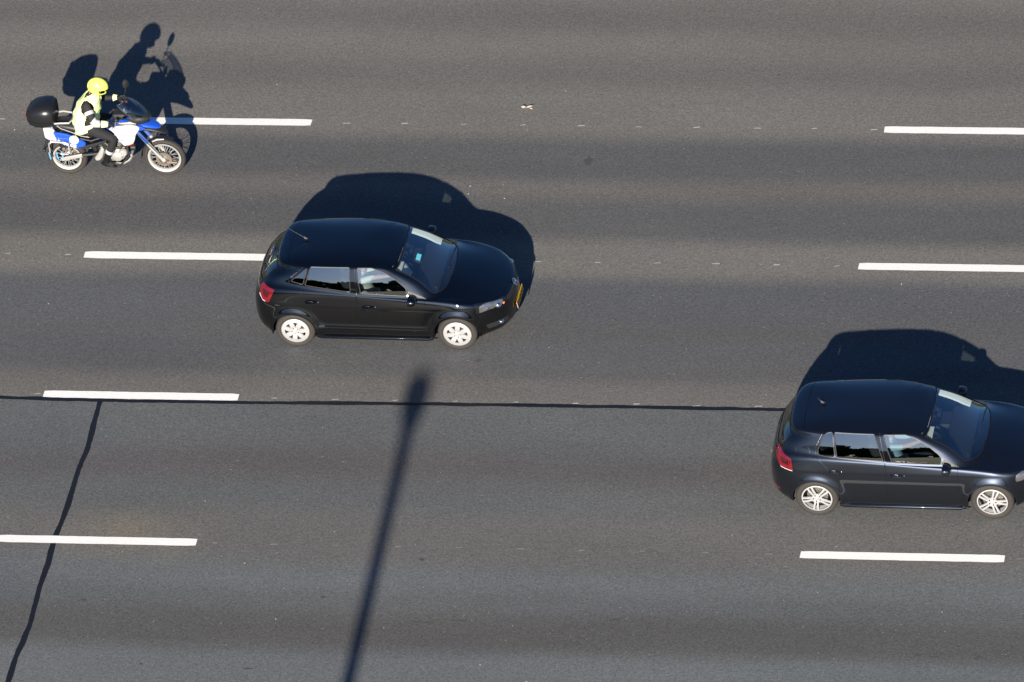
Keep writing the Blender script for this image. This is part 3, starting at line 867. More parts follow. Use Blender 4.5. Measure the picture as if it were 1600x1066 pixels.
def build_car(spec, loc, rotz):
    sp = spec
    t = thing(sp['kind'], sp['label'], 'car', loc, rotz, None)
    V, F, n, lab, names = car_mesh(sp['table'], sp)
    paint = sp['paint']
    def sub(nm):
        f = F[lab == names.index(nm)]
        return submesh(V, f, n)
    def both(nm, obname, m, parent, gap=.0022, lip=.014, push=0.0):
        a = sub(nm)
        if len(a[1]) == 0: return None
        v, f, nn = mirror(*a)
        v, fl, nn = panel(v, f, nn, gap, lip, push)
        o = mesh_obj(obname, v, clean(fl), m, parent)
        o.data.normals_split_custom_set_from_vertices(nn.tolist())
        return o
    def one(nm, obname, m, parent, s, gap=.0022, lip=.014, push=0.0):
        v, f, nn = sub(nm)
        if len(f) == 0: return None
        if s < 0: v = v * [1, -1, 1]; nn = nn * [1, -1, 1]; f = f[:, ::-1]
        v, fl, nn = panel(v, f, nn, gap, lip, push)
        o = mesh_obj(obname, v, clean(fl), m, parent)
        o.data.normals_split_custom_set_from_vertices(nn.tolist())
        return o
    body = both('body', 'body', paint, t)
    # inner lining of the cabin (pillars, roof)
    SH = np.isin(lab, [names.index(q) for q in ('body', 'roof', 'spoiler', 'front_door', 'rear_door', 'pillar_b', 'sail')]); k = V[F[SH]].mean(1)
    kk = (k[:, 2] > .98) & (k[:, 0] < .84) & (k[:, 0] > -1.25)
    v, f, nn = submesh(V, F[SH][kk], n); v, f, nn = mirror(v - nn * .022, f, nn)
    mesh_obj('headliner', v, clean(f[:, ::-1].tolist()), M['liner'], t)
    both('bonnet', 'bonnet', paint, t); both('roof', 'roof', paint, t, gap=.004); both('spoiler', 'roof_spoiler', paint, t, gap=.004)
    both('front_bumper', 'front_bumper', paint, t); both('rear_bumper', 'rear_bumper', paint, t)
    tg = both('tailgate', 'tailgate', paint, t)
    both('rear_window', 'rear_window', M['glass'], tg, gap=.001, lip=0, push=-.003)
    ws = both('windscreen', 'windscreen', M['wglass'], t, gap=.001, lip=0, push=-.002)
    def trim(nm, parent, s, r=.0065, mt='wtrim'):
        v, f, nn = sub(nm)
        if s == 0: v, f, nn = mirror(v, f, nn)
        elif s < 0: v = v * [1, -1, 1]; nn = nn * [1, -1, 1]; f = f[:, ::-1]
        b = MB()
        for lp in loops(border(f)):
            if len(lp) > 20:
                P = smooth_loop(v[lp])[::2]
                b.tube(P, r, 5, closed=True)
        return b.build('window_trim' if mt == 'wtrim' else 'window_seal', M[mt], parent)
    
    def pane(nm, obname, parent, s):
        '''side glass: one gently curved sheet (even lean, slight barrel) fitted to the body opening'''
        v, f, nn = sub(nm)
        zc = 1.19; x, z = v[:, 0], v[:, 2]
        q = np.stack([np.ones_like(x), x] + ([x * x] if np.ptp(x) > .4 else []), 1)
        rhs = v[:, 1] + .40 * (z - zc) + .21 * (z - zc) ** 2
        c, *_ = np.linalg.lstsq(q, rhs, rcond=None)
        yf = q @ c - .40 * (z - zc) - .21 * (z - zc) ** 2
        v[:, 1] = np.minimum(yf, v[:, 1] + .003) - .003
        dx = c[1] + (2 * c[2] * x if len(c) > 2 else 0)
        nn = np.stack([-dx * np.ones_like(x), np.ones_like(x), .40 + .42 * (z - zc)], 1); nn /= np.linalg.norm(nn, axis=1)[:, None]
        if s < 0: v = v * [1, -1, 1]; nn = nn * [1, -1, 1]; f = f[:, ::-1]
        o = mesh_obj(obname, v, clean(f.tolist()), M['glass'], parent)
        o.data.normals_split_custom_set_from_vertices(nn.tolist())
        return o
    trim('windscreen', t, 0, .008, 'seal'); trim('rear_window', tg, 0, .007, 'seal')
    doors = {}; wq = sp['wheelbase'] / 2.49
    for s in (1, -1):
        for d, wins in (('front_door', ['win_f']), ('rear_door', ['win_r', 'win_q'])):
            do = one(d, 'door', paint, t, s, gap=.004); doors[(d, s)] = do
            for w in wins:
                if w in names and (lab == names.index(w)).any():
                    pane(w, 'window', do, s); trim(w, do, s, .0055)
        if 'win_c' in names: one('win_c', 'quarter_window', M['glass'], t, s, gap=.001, lip=0, push=-.004); trim('win_c', t, s, .0055)
        one('sail', 'mirror_sail', M['sail'], doors[('front_door', s)], s)
        one('pillar_b', 'pillar_trim', M['gloss'], doors[('rear_door', s)], s, push=.001)
        one('tail_light', 'tail_light', M['red'], t, s, push=.002)
        if 'tail_inner' in names: one('tail_inner', 'tail_light_core', M['red_dark'], t, s, push=.003)
        hl = one('headlight', 'headlight', M['lamp'], t, s, push=.001)
        one('fog', 'fog_lamp_insert', M['plastic'], t, s)
        if 'flap' in names and s < 0: one('flap', 'fuel_flap', paint, t, s)
        if 'reflector' in names: one('reflector', 'rear_reflector', M['red'], t, s, push=.002)
        if 'tail_white' in names: one('tail_white', 'reversing_lamp', M['white_lens'], t, s, push=.003)
        if 'hl_bowl' in names: one('hl_bowl', 'lamp_bowl', M['lamp_chrome'], hl, s, push=.001)
        # lenses inside the headlamp
        hx, hy, hz = sp['lens']
        for q_ in ((hx, s * hy, hz, .075, .06, .055), (hx + .16, s * (hy - .10), hz - .024, .065, .05, .045)):
            b = MB(); b.ell(q_[:3], q_[3:]); b.build('headlamp_lens', M['chrome'], hl)
        b = MB(); b.ell((hx + .235, s * (hy - .19), hz - .045), (.022, .03, .022)); b.build('indicator', M['amber'], hl)
        fx, fy, fz = sp['fog_at']
        b = MB(); b.ell((fx, s * fy, fz), (.045, .05, .038)); b.build('fog_lamp', M['chrome'], t)
        b = MB(); b.ell((fx - .10, s * (fy + .06), fz), (.04, .03, .03)); b.build('fog_lamp', M['chrome'], t)
        # handles
        for d, (hx, hy, hz) in (('front_door', sp['handle_f']), ('rear_door', sp['handle_r'])):
            b = MB(); b.tube([(hx - .10, s * (hy - .006), hz), (hx - .085, s * (hy + .018), hz), (hx - .02, s * (hy + .030), hz), (hx + .06, s * (hy + .026), hz), (hx + .085, s * (hy - .006), hz)], [.008, .011, .012, .011, .008], 8)
            b.ell((hx - .02, s * (hy + .002), hz - .004), (.065, .012, .034)); b.build('handle', paint, doors[(d, s)])
            b = MB(); b.ell((hx + .105, s * (hy - .001), hz), (.012, .008, .012), 10, 6); b.build('lock', M['chrome'], doors[(d, s)])
        # door mirror
        mx_, my, mz = sp['mirror']
        b = MB()
        b.loft([((mx_ + .085, s * (my + .02), mz), (0, .03, 0), (0, 0, .02)), ((mx_ + .07, s * (my + .01), mz), (0, .075, 0), (0, 0, .05)), ((mx_ + .03, s * my, mz), (0, .098, 0), (0, 0, .066)), ((mx_ - .02, s * my, mz), (0, .102, 0), (0, 0, .07)), ((mx_ - .03, s * my, mz), (0, .098, 0), (0, 0, .065))], 24, .8)
        mo = b.build('door_mirror', paint, doors[('front_door', s)])
        b = MB(); b.loft([((mx_ - .0315, s * my, mz), (0, .09, 0), (0, 0, .058)), ((mx_ - .034, s * my, mz), (0, .086, 0), (0, 0, .055))], 20, .8); b.build('mirror_glass', M['chrome'], mo)
        b = MB(); b.tube([(mx_ + .02, s * (my - .06), mz - .05), (mx_ + .05, s * (my - .16), mz - .075)], [.028, .03], 10); b.build('mirror_foot', M['trim'], mo)
        # sill ledge below the doors
        b = MB(); y_ = sp['sill_y']
        b.loft([((-.93 * wq, s * (y_ - .02), .215), (0, .02, 0), (0, 0, .02)), ((-.86 * wq, s * y_, .213), (0, .034, 0), (0, 0, .026)), ((.80 * wq, s * y_, .205), (0, .034, 0), (0, 0, .026)), ((.87 * wq, s * (y_ - .02), .205), (0, .02, 0), (0, 0, .02))], 16, .7); b.build('sill', paint, t)
    both('grille', 'grille', M['plastic'], t, push=-.004); both('intake', 'intake_grille', M['plastic'], t, push=-.006)
    # wheels
    wx = sp['wheelbase'] / 2
    for x, q in ((wx, .35), (-wx, .8)):
        for s in (-1, 1):
            wheel(t, x, s * sp['track'], sp['Rt'], sp['Rr'], sp['tw'], sp['rim'], M['alloy'], q)
    # wheel houses and floor
    b = MB(); b.box((0, 0, .26), (3.2, 1.40, .05)); b.box((0, 0, .45), (wx * 2 - .80, 1.50, .40)); b.box((wx, 0, .55), (.8, 1.10, .5)); b.box((-wx + .05, 0, .55), (.95, 1.10, .5))
    b.box((wx + .50, 0, .40), (.30, .90, .30)); b.box((-wx - .40, 0, .42), (.25, .90, .30)); b.build('underbody', M['dark'], t, smooth=False)
    for x in (wx, -wx):
        for s in (-1, 1):
            b = MB(); V_ = []; F_ = []
            for i in range(25):
                a = math.pi * i / 24 * 1.16 - .25
                for y in (.52, .80): V_.append((x + (sp['Rt'] + .065) * math.cos(a), s * y, .305 + (sp['Rt'] + .065) * math.sin(a)))
            for i in range(24): F_.append([2 * i, 2 * i + 1, 2 * i + 3, 2 * i + 2])
            b.add(V_, F_)
            b.build('wheel_arch_liner', M['dark'], t)
    # badge and plates
    bx, bz = sp['badge']
    b = MB(); T = Matrix.Translation((bx, 0, bz)) @ Matrix.Rotation(R(-38), 4, 'Y')
    circ = lambda r, k=28: [(0.0, r * math.cos(2 * math.pi * i / k), r * math.sin(2 * math.pi * i / k)) for i in range(k)]
    b.tube([T @ Vector(p) for p in circ(.056)], .0065, 8, closed=True)
    for pts in ([(-.030, .045), (0, .006), (.030, .045)], [(-.048, .022), (-.024, -.043), (0, .002), (.024, -.043), (.048, .022)]):
        b.tube([T @ Vector((.002, y, z)) for y, z in pts], .0055, 6)
    em = b.build('emblem', M['chrome'], t)
    b = MB(); b.loft([(T @ Vector((-.004, 0, 0)), T.to_3x3() @ Vector((0, .056, 0)), T.to_3x3() @ Vector((0, 0, .056))), (T @ Vector((-.001, 0, 0)), T.to_3x3() @ Vector((0, .054, 0)), T.to_3x3() @ Vector((0, 0, .054)))], 28); b.build('emblem_base', M['trim'], em)
    for (px_, pz, sgn, tilt) in ((*sp['plate_f'], 1, -8), (*sp['plate_r'], -1, 8)):
        T = Matrix.Translation((px_, 0, pz)) @ Matrix.Rotation(R(tilt), 4, 'Y')
        b = MB(); b.box((0, 0, 0), (.006, .47, .11), 0, T); po = b.build('number_plate', M['plate'], t, smooth=False)
        b = MB(); b.box((sgn * .0075, -sgn * .222, 0), (.004, .042, .106), 0, T); b.build('plate_band', M['eu_blue'], po, smooth=False)
        b = MB(); q = random.Random(5)
        x = -.18
        for k in range(8):     # characters too small to read in the photograph: plain ink strokes
            if k in (2, 6):
                b.box((sgn * .0075, -sgn * (-x) * -1 if False else sgn * (x + .0), 0), (.003, .016, .010), 0, T); x += .036; continue
            y = sgn * x
            b.box((sgn * .0075, y, .0), (.003, .009, .075), 0, T)
            b.box((sgn * .0075, y + sgn * .016, q.choice([.03, 0, -.03])), (.003, .026, .010), 0, T)
            if k % 2: b.box((sgn * .0075, y + sgn * .031, 0), (.003, .009, .075), 0, T)
            x += .051
        b.build('plate_characters', M['plate_ink'], po, smooth=False)
    # wipers
    for (a, c) in sp['wipers']:
        b = MB()
        b.tube([Vector(a) + (Vector(c) - Vector(a)) * q + Vector((0, 0, .012 + .02 * math.sin(q * math.pi))) for q in np.linspace(0, 1, 9)], .011, 6); b.build('wiper', M['trim'], ws)
    b = MB(); b.tube([Vector(sp['rwiper'][0]), (Vector(sp['rwiper'][0]) + Vector(sp['rwiper'][1])) / 2 + Vector((-.01, 0, .012)), Vector(sp['rwiper'][1])], .008, 6); b.build('rear_wiper', M['trim'], tg)
    # light inner pillar trims along both edges of the windscreen
    v_, f_, n_ = sub('windscreen'); be_ = np.unique(np.array(border(f_))); ev = v_[be_]
    for s in (-1, 1):
        V_ = []; F_ = []; zs = np.linspace(1.005, 1.265, 12)
        for i, z in enumerate(zs):
            k_ = be_[np.argsort(np.abs(ev[:, 2] - z) - ev[:, 1] * .3)[:4]]; p = v_[k_].mean(0)
            q = max(0, 1 - abs(i - 3) / 9.0)
            for dy, dz, dx in ((.012, -.012, 0), (-.02, -.018, -.01), (-.055 - .03 * q, -.035 - .012 * q, -.02), (-.06 - .03 * q, -.07, -.03)): V_.append((p[0] + dx, s * (p[1] + dy), p[2] + dz))
        for i in range(11):
            for j in range(3): F_.append([i * 4 + j, i * 4 + j + 1, i * 4 + j + 5, i * 4 + j + 4])
        b = MB(); b.add(V_, F_); b.build('inner_pillar_trim', M['liner'], t)
    # aerial
    a, c = sp['aerial']
    b = MB(); b.tube([a, c], [.004, .0025], 6); b.loft([(Vector(a) + Vector((.03, 0, -.02)), (.035, 0, 0), (0, .02, 0)), (Vector(a) + Vector((.0, 0, .012)), (.012, 0, 0), (0, .010, 0))], 12); b.build('aerial', M['sail'], t)
    # ---- cabin
    b = MB(); b.prism([(.95, .60), (.60, .55), (.52, .80), (.60, .915), (.80, .935), (.98, .93)], -.66, .66, .03); b.box((.50, .36, .86), (.16, .36, .10), .03); b.build('dashboard', M['dash'], t)
    if sp['nav']:
        b = MB(); b.box((0, 0, 0), (.07, .105, .018), .004, Matrix.Translation((.58, .06, 1.08)) @ Matrix.Rotation(R(20), 4, 'Y') @ Matrix.Rotation(R(25), 4, 'X')); b.build('nav_screen', M['screen'], t, smooth=False)
    b = MB(); T = Matrix.Translation((.34, .36, .86)) @ Matrix.Rotation(R(-62), 4, 'Y')
    b.tube([T @ Vector((.185 * math.cos(a_), .185 * math.sin(a_), 0)) for a_ in np.linspace(0, 2 * math.pi, 33)[:-1]], .015, 8, closed=True)
    for a_ in (0.25, math.pi - .25 , -math.pi / 2):
        b.tube([T @ Vector((0, 0, .02)), T @ Vector((.18 * math.sin(a_) * 0 + .18 * math.cos(a_ + math.pi / 2) , .18 * math.sin(a_ + math.pi / 2), 0))], [.03, .014], 8)
    b.ell(T @ Vector((0, 0, .02)), (.06, .06, .06)); b.tube([T @ Vector((0, 0, .02)), T @ Vector((0, 0, .25))], .03, 8); b.build('steering_wheel', M['dash'], t)
    for x, ys in ((-.12, (.36, -.36)), (-.95, (.34, -.34))):
        for y in ys:
            b = MB(); b.prism([(x - .12, .42), (x + .40, .46), (x + .44, .56), (x + .38, .60), (x - .05, .55), (x - .10, .60), (x - .30, 1.10), (x - .38, 1.12), (x - .40, 1.05), (x - .22, .48)], y - .25, y + .25, .05)
            so = b.build('seat', M['seat'], t)
            b = MB(); b.ell((x - .37, y, 1.20), (.055, .13, .085), e=.8); b.tube([(x - .36, y - .06, 1.1), (x - .37, y - .06, 1.2)], .008, 6); b.tube([(x - .36, y + .06, 1.1), (x - .37, y + .06, 1.2)], .008, 6); b.build('headrest', M['seat'], so)
    b = MB(); b.prism([(-1.25, .93), (-1.25, .955), (sp['table'][7, 18, 0] + .06, .97), (sp['table'][7, 18, 0] + .06, .945)], -.55, .55, .008); b.build('parcel_shelf', M['seat'], t)
    b = MB(); b.box((.37, -.42, 1.243), (.14, .27, .014), .005); b.build('sun_visor', M['liner'], t)
    b = MB(); b.box((.16, .36, 1.29), (.17, .30, .018), .006); b.build('sun_visor', M['liner'], t)
    b = MB(); b.ell((.36, 0, 1.235), (.022, .11, .035), e=.7); b.tube([(.36, 0, 1.24), (.36, 0, 1.30)], .01, 6); b.build('cabin_mirror', M['trim'], t)
    return t

# ---------------------------------------------------------------- black small hatchback
gate_ok = lambda V, n: (n[:, 0] < -.30) & (V[:, 0] < -1.1)
screen_ok = lambda V, n: (n[:, 0] > .25) & (n[:, 2] > .3) & (V[:, 0] > .25) & (V[:, 2] > .94)
hood_ok = lambda V, n: (n[:, 2] > .35) & (V[:, 0] > .7)
nose_ok = lambda V, n: (n[:, 0] > .15) & (V[:, 0] > 1.3)
WA = 1.245
polo = dict(nav=True, sill_y=.818, kind='hatchback_car', label='small glossy black hatchback with a thin rod aerial driving in the middle lane', table=hatch_table(), paint=M['paint_black'], wheelbase=2.49, track=.735, Rt=.302, Rr=.212, tw=.185, rim='seven',
    press=[arch_press((WA, -WA), .35, .042, .075), crease_press(-1.6, 1.5, (.80, .765), .003, .06), crease_press(-.95, .95, (.40, .37), .026, .050)],
    lens=(1.69, .640, .690), fog_at=(1.878, .55, .372), handle_f=(-.06, .842, .80), handle_r=(-.93, .838, .865), mirror=(.605, .885, .955), badge=(2.03, .700), plate_f=(2.078, .43), plate_r=(-1.908, .66),
    wipers=[((1.08, .50, .975), (1.06, -.10, 1.005)), ((1.10, .0, .985), (.95, -.58, .985))], rwiper=[(-1.79, .02, 1.0), (-1.70, -.36, 1.10)],
    aerial=((-1.13, 0, 1.455), (-1.36, .02, 1.60)), regions=None)
win_top = lambda pts: pts
ROOF_OK = lambda V, n: (n[:, 2] > .5) & (V[:, 2] > 1.2)
polo['regions'] = [
    reg('spoiler', 'top', [(-1.315, -.01), (-1.315, .30), (-1.29, .545), (-1.42, .56), (-1.60, .50), (-1.60, -.01)], lambda V, n: (V[:, 2] > 1.27) & (n[:, 2] > .1)),
    reg('roof', 'top', [(-1.309, -.01), (-1.309, .30), (-1.284, .545), (-1.0, .575), (-.5, .588), (0.0, .582), (.24, .55), (.30, .545), (.375, .38), (.395, -.01)], ROOF_OK),
    reg('front_bumper', 'side', [(1.50, 0), (1.50, .20), (1.60, .40), (1.60, .655), (1.78, .655), (2.3, .60), (2.3, 0)]),
    reg('rear_bumper', 'side', [(-1.48, 0), (-1.50, .30), (-1.56, .645), (-2.2, .645), (-2.2, 0)]),
    reg('bonnet', 'top', [(1.945, -.01), (1.935, .18), (1.89, .38), (1.78, .555), (1.60, .66), (1.30, .685), (1.0, .70), (.97, .66), (1.06, .50), (1.12, .28), (1.145, .0), (1.145, -.01)], hood_ok),
    reg('tailgate', 'end', [(-.01, .655), (.46, .655), (.55, .76), (.60, .95), (.585, 1.1), (.53, 1.30), (.50, 1.378), (-.01, 1.375)], gate_ok),
    reg('rear_window', 'end', [(-.01, .99), (.30, .99), (.49, 1.03), (.525, 1.08), (.47, 1.27), (.30, 1.285), (-.01, 1.29)], gate_ok, inside=['tailgate']),
    reg('front_door', 'side', [(.80, .93), (.80, .60), (.78, .27), (-.245, .275), (-.245, .60), (-.235, 1.02), (-.245, 1.428), (.02, 1.418), (.23, 1.352), (.41, 1.24), (.60, 1.10), (.80, .955)], side_ok),
    reg('rear_door', 'side', [(-.250, .275), (-.80, .28), (-.875, .45), (-.875, .62), (-.95, .80), (-1.10, 1.04), (-1.265, 1.13), (-1.285, 1.185), (-1.02, 1.415), (-.95, 1.428), (-.250, 1.428), (-.24, 1.02), (-.25, .60)], side_ok),
    reg('win_f', 'side', [(.52, .957), (-.165, 1.005), (-.20, 1.19), (-.212, 1.410), (.01, 1.397), (.20, 1.322), (.37, 1.21), (.505, 1.09), (.53, 1.04)], side_ok, .015),
    reg('sail', 'side', [(.545, .955), (.555, 1.035), (.66, .985), (.80, .925), (.83, .905), (.70, .935)], lambda V, n: (np.abs(V[:, 1]) > .5) & (np.abs(n[:, 1]) > .15)),
    reg('pillar_b', 'side', [(-.178, 1.01), (-.335, 1.022), (-.335, 1.418), (-.225, 1.418), (-.212, 1.20)], side_ok, inside=['front_door', 'rear_door']),
    reg('win_r', 'side', [(-.325, 1.025), (-1.02, 1.115), (-.925, 1.405), (-.325, 1.415)], side_ok, .012),
    reg('win_q', 'side', [(-1.055, 1.122), (-1.245, 1.165), (-.975, 1.392)], side_ok, .02),
    reg('windscreen', 'end', [(-.01, .985), (.30, .978), (.52, .952), (.645, .945), (.665, .955), (.605, 1.13), (.555, 1.335), (.36, 1.362), (-.01, 1.375)], screen_ok),
    reg('tail_light', 'side', [(-1.505, 1.010), (-1.605, .80), (-1.70, .805), (-1.765, .87), (-1.75, .97), (-1.69, 1.025)], lambda V, n: (np.abs(V[:, 1]) > .50) & (V[:, 0] < -1.4)),
    reg('tail_white', 'side', [(-1.66, .808), (-1.66, .80), (-1.70, .80), (-1.78, .87), (-1.75, .88), (-1.71, .82)], lambda V, n: (np.abs(V[:, 1]) > .50) & (V[:, 0] < -1.4), inside=['tail_light']),
    reg('headlight', 'top', [(1.53, .735), (1.60, .80), (1.80, .70), (1.96, .52), (1.99, .40), (1.93, .385), (1.83, .53), (1.69, .645)], lambda V, n: (V[:, 2] > .655) & (V[:, 0] > 1.4)),
    reg('tail_inner', 'side', [(-1.565, .975), (-1.62, .86), (-1.70, .88), (-1.70, .975)], lambda V, n: (np.abs(V[:, 1]) > .50) & (V[:, 0] < -1.4), .02, inside=['tail_light']),
    reg('hl_bowl', 'top', [(1.595, .765), (1.68, .735), (1.86, .585), (1.94, .49), (1.915, .45), (1.80, .575), (1.68, .672)], lambda V, n: (V[:, 2] > .655) & (V[:, 0] > 1.4), inside=['headlight']),
    reg('grille', 'end', [(-.01, .615), (.36, .62), (.385, .66), (.37, .70), (-.01, .70)], nose_ok),
    reg('intake', 'end', [(-.01, .24), (.34, .25), (.38, .36), (-.01, .36)], nose_ok),
    reg('fog', 'end', [(.44, .32), (.70, .33), (.73, .42), (.44, .40)], nose_ok, .01),
    reg('cut', 'side', circle(WA, .305, .335), lambda V, n: np.abs(V[:, 1]) > .45),
    reg('cut', 'side', circle(-WA, .305, .335), lambda V, n: np.abs(V[:, 1]) > .45),
]
car_a = build_car(polo, (-2.002, .575, 0), R(-.45))

# ---------------------------------------------------------------- blue-black mid-size hatchback
def remap(T, kx, gx, wy, ghy):
    G = T.copy()
    G[..., 0] = np.interp(T[..., 0], kx, gx)
    G[..., 1] *= wy
    return G
gt_ = remap(hatch_table(), [-1.92, -1.235, -.24, .35, .93, 1.235, 2.07], [-2.03, -1.29, -.24, .33, .935, 1.29, 2.17], 1.055, 1)
for r_ in (9, 10, 11):
    gt_[r_, 14:, 0] -= np.array([.03, .07, .09, .10, .10]) * (1 if r_ < 11 else .8)
    gt_[r_, 14:17, 1] *= [1.01, 1.03, 1.05]
gt_[8, 14:, 0] -= np.array([.015, .04, .05, .055, .055])
WG = 1.2925
golf = dict(polo); golf.update(nav=False, sill_y=.862, kind='hatchback_car', label='larger blue black hatchback with twin spoke wheels leaving at the right edge', table=gt_, paint=M['paint_navy'], wheelbase=2.585, track=.768, Rt=.318, Rr=.226, tw=.205, rim='twin',
    press=[arch_press((WG, -WG), .365, .040, .075), crease_press(-1.7, 1.5, (.83, .80), .003, .06)],
    lens=(1.79, .675, .695), fog_at=(1.978, .59, .372), handle_f=(-.07, .884, .79), handle_r=(-.99, .880, .84), mirror=(.65, .935, .955), badge=(2.135, .700), plate_f=(2.18, .43), plate_r=(-2.020, .66),
    wipers=[((1.08, .50, .975), (1.06, -.10, 1.005)), ((1.10, .0, .985), (.95, -.60, .985))], rwiper=[(-1.93, .02, 1.0), (-1.85, .36, 1.06)],
    aerial=((-1.26, 0, 1.452), (-1.30, .0, 1.51)))
golf['regions'] = [
    reg('spoiler', 'top', [(-1.465, -.01), (-1.462, .30), (-1.43, .59), (-1.55, .61), (-1.75, .55), (-1.75, -.01)], lambda V, n: (V[:, 2] > 1.27) & (n[:, 2] > .1)),
    reg('roof', 'top', [(-1.459, -.01), (-1.456, .30), (-1.424, .59), (-1.0, .607), (-.5, .62), (0.0, .614), (.22, .582), (.285, .575), (.36, .40), (.385, -.01)], ROOF_OK),
    reg('front_bumper', 'side', [(1.56, 0), (1.56, .20), (1.66, .40), (1.66, .655), (1.86, .655), (2.4, .60), (2.4, 0)]),
    reg('rear_bumper', 'side', [(-1.56, 0), (-1.58, .30), (-1.64, .66), (-2.3, .66), (-2.3, 0)]),
    reg('bonnet', 'top', [(2.045, -.01), (2.035, .18), (1.99, .40), (1.87, .585), (1.66, .69), (1.35, .72), (1.0, .735), (.97, .69), (1.06, .52), (1.12, .30), (1.145, .0), (1.145, -.01)], hood_ok),
    reg('tailgate', 'end', [(-.01, .67), (.50, .67), (.585, .78), (.63, .97), (.61, 1.1), (.58, 1.28), (.56, 1.38), (-.01, 1.375)], gate_ok),
    reg('rear_window', 'end', [(-.01, 1.0), (.32, 1.0), (.52, 1.03), (.56, 1.08), (.515, 1.26), (.32, 1.275), (-.01, 1.28)], gate_ok, inside=['tailgate']),
    reg('front_door', 'side', [(.825, .93), (.825, .60), (.815, .255), (-.232, .265), (-.232, .60), (-.238, 1.0), (-.31, 1.428), (.06, 1.418), (.26, 1.352), (.44, 1.24), (.63, 1.10), (.82, .955)], side_ok),
    reg('rear_door', 'side', [(-.237, .265), (-.85, .27), (-.935, .45), (-.935, .62), (-1.02, .80), (-1.20, 1.0), (-1.265, 1.05), (-1.255, 1.20), (-1.16, 1.40), (-1.10, 1.428), (-.315, 1.428), (-.243, 1.0), (-.237, .60)], side_ok),
    reg('win_f', 'side', [(.575, .945), (-.135, .985), (-.195, 1.19), (-.255, 1.410), (.06, 1.393), (.24, 1.322), (.41, 1.21), (.555, 1.085), (.59, 1.03)], side_ok, .015),
    reg('sail', 'side', [(.60, .945), (.61, 1.025), (.70, .975), (.82, .92), (.85, .905), (.72, .925)], lambda V, n: (np.abs(V[:, 1]) > .5) & (np.abs(n[:, 1]) > .15)),
    reg('pillar_b', 'side', [(-.148, .99), (-.265, 1.0), (-.395, 1.418), (-.267, 1.418), (-.207, 1.20)], side_ok, inside=['front_door', 'rear_door']),
    reg('win_r', 'side', [(-.262, 1.005), (-.945, 1.048), (-.98, 1.412), (-.385, 1.415)], side_ok, .012),
    reg('win_q', 'side', [(-.975, 1.05), (-1.215, 1.07), (-1.232, 1.13), (-1.15, 1.35), (-1.10, 1.405), (-1.0, 1.415)], side_ok, .03),
    reg('windscreen', 'end', [(-.01, .985), (.30, .978), (.54, .952), (.68, .945), (.70, .955), (.64, 1.13), (.585, 1.335), (.38, 1.362), (-.01, 1.375)], screen_ok),
    reg('flap', 'side', [(-1.34, 1.00), (-1.56, 1.0), (-1.56, 1.17), (-1.36, 1.17)], side_ok, .05, inside=['body']),
    reg('tail_light', 'side', [(-1.64, .985), (-1.61, .80), (-1.79, .825), (-1.87, .90), (-1.895, .99), (-1.86, 1.03)], lambda V, n: (np.abs(V[:, 1]) > .45) & (V[:, 0] < -1.5)),
    reg('tail_white', 'side', [(-1.613, .808), (-1.61, .795), (-1.80, .82), (-1.86, .87), (-1.79, .833)], lambda V, n: (np.abs(V[:, 1]) > .45) & (V[:, 0] < -1.5), inside=['tail_light']),
    reg('reflector', 'end', [(.52, .40), (.76, .41), (.76, .44), (.52, .435)], gate_ok),
    reg('headlight', 'top', [(1.60, .775), (1.68, .84), (1.90, .74), (2.06, .55), (2.09, .42), (2.03, .40), (1.93, .56), (1.77, .68)], lambda V, n: (V[:, 2] > .655) & (V[:, 0] > 1.4)),
    reg('tail_inner', 'side', [(-1.68, .96), (-1.67, .87), (-1.78, .885), (-1.80, .965)], lambda V, n: (np.abs(V[:, 1]) > .45) & (V[:, 0] < -1.5), .025, inside=['tail_light']),
    reg('hl_bowl', 'top', [(1.655, .805), (1.76, .775), (1.95, .62), (2.03, .52), (2.01, .47), (1.89, .605), (1.75, .70)], lambda V, n: (V[:, 2] > .655) & (V[:, 0] > 1.4), inside=['headlight']),
    reg('grille', 'end', [(-.01, .615), (.38, .62), (.405, .66), (.39, .70), (-.01, .70)], nose_ok),
    reg('intake', 'end', [(-.01, .24), (.36, .25), (.40, .36), (-.01, .36)], nose_ok),
    reg('fog', 'end', [(.48, .32), (.72, .33), (.75, .42), (.48, .40)], nose_ok, .01),
    reg('cut', 'side', circle(WG, .315, .352), lambda V, n: np.abs(V[:, 1]) > .45),
    reg('cut', 'side', circle(-WG, .315, .352), lambda V, n: np.abs(V[:, 1]) > .45),
]
car_b = build_car(golf, (6.527, -3.225, 0), R(-.2))

# ================================================================== PEOPLE
def skin_mesh(nodes, edges, root, subd=1):
    """one continuous surface grown over a jointed skeleton"""
    names = list(nodes); me = bpy.data.meshes.new('tmp')
    me.from_pydata([nodes[k][:3] for k in names], [(names.index(a), names.index(b)) for a, b in edges], [])
    o = bpy.data.objects.new('tmp', me); COL.objects.link(o)
    sk = o.modifiers.new('s', 'SKIN'); sk.use_smooth_shade = True; sk.branch_smoothing = 0.6
    su = o.modifiers.new('u', 'SUBSURF'); su.levels = subd; su.render_levels = subd
    for i, k in enumerate(names):
        d = me.skin_vertices[0].data[i]; r = nodes[k][3:]
        d.radius = (r[0], r[-1]); d.use_root = (k == root)
    dg = bpy.context.evaluated_depsgraph_get(); dg.update()
    out = bpy.data.meshes.new_from_object(o.evaluated_get(dg))
    bpy.data.objects.remove(o)
    return out

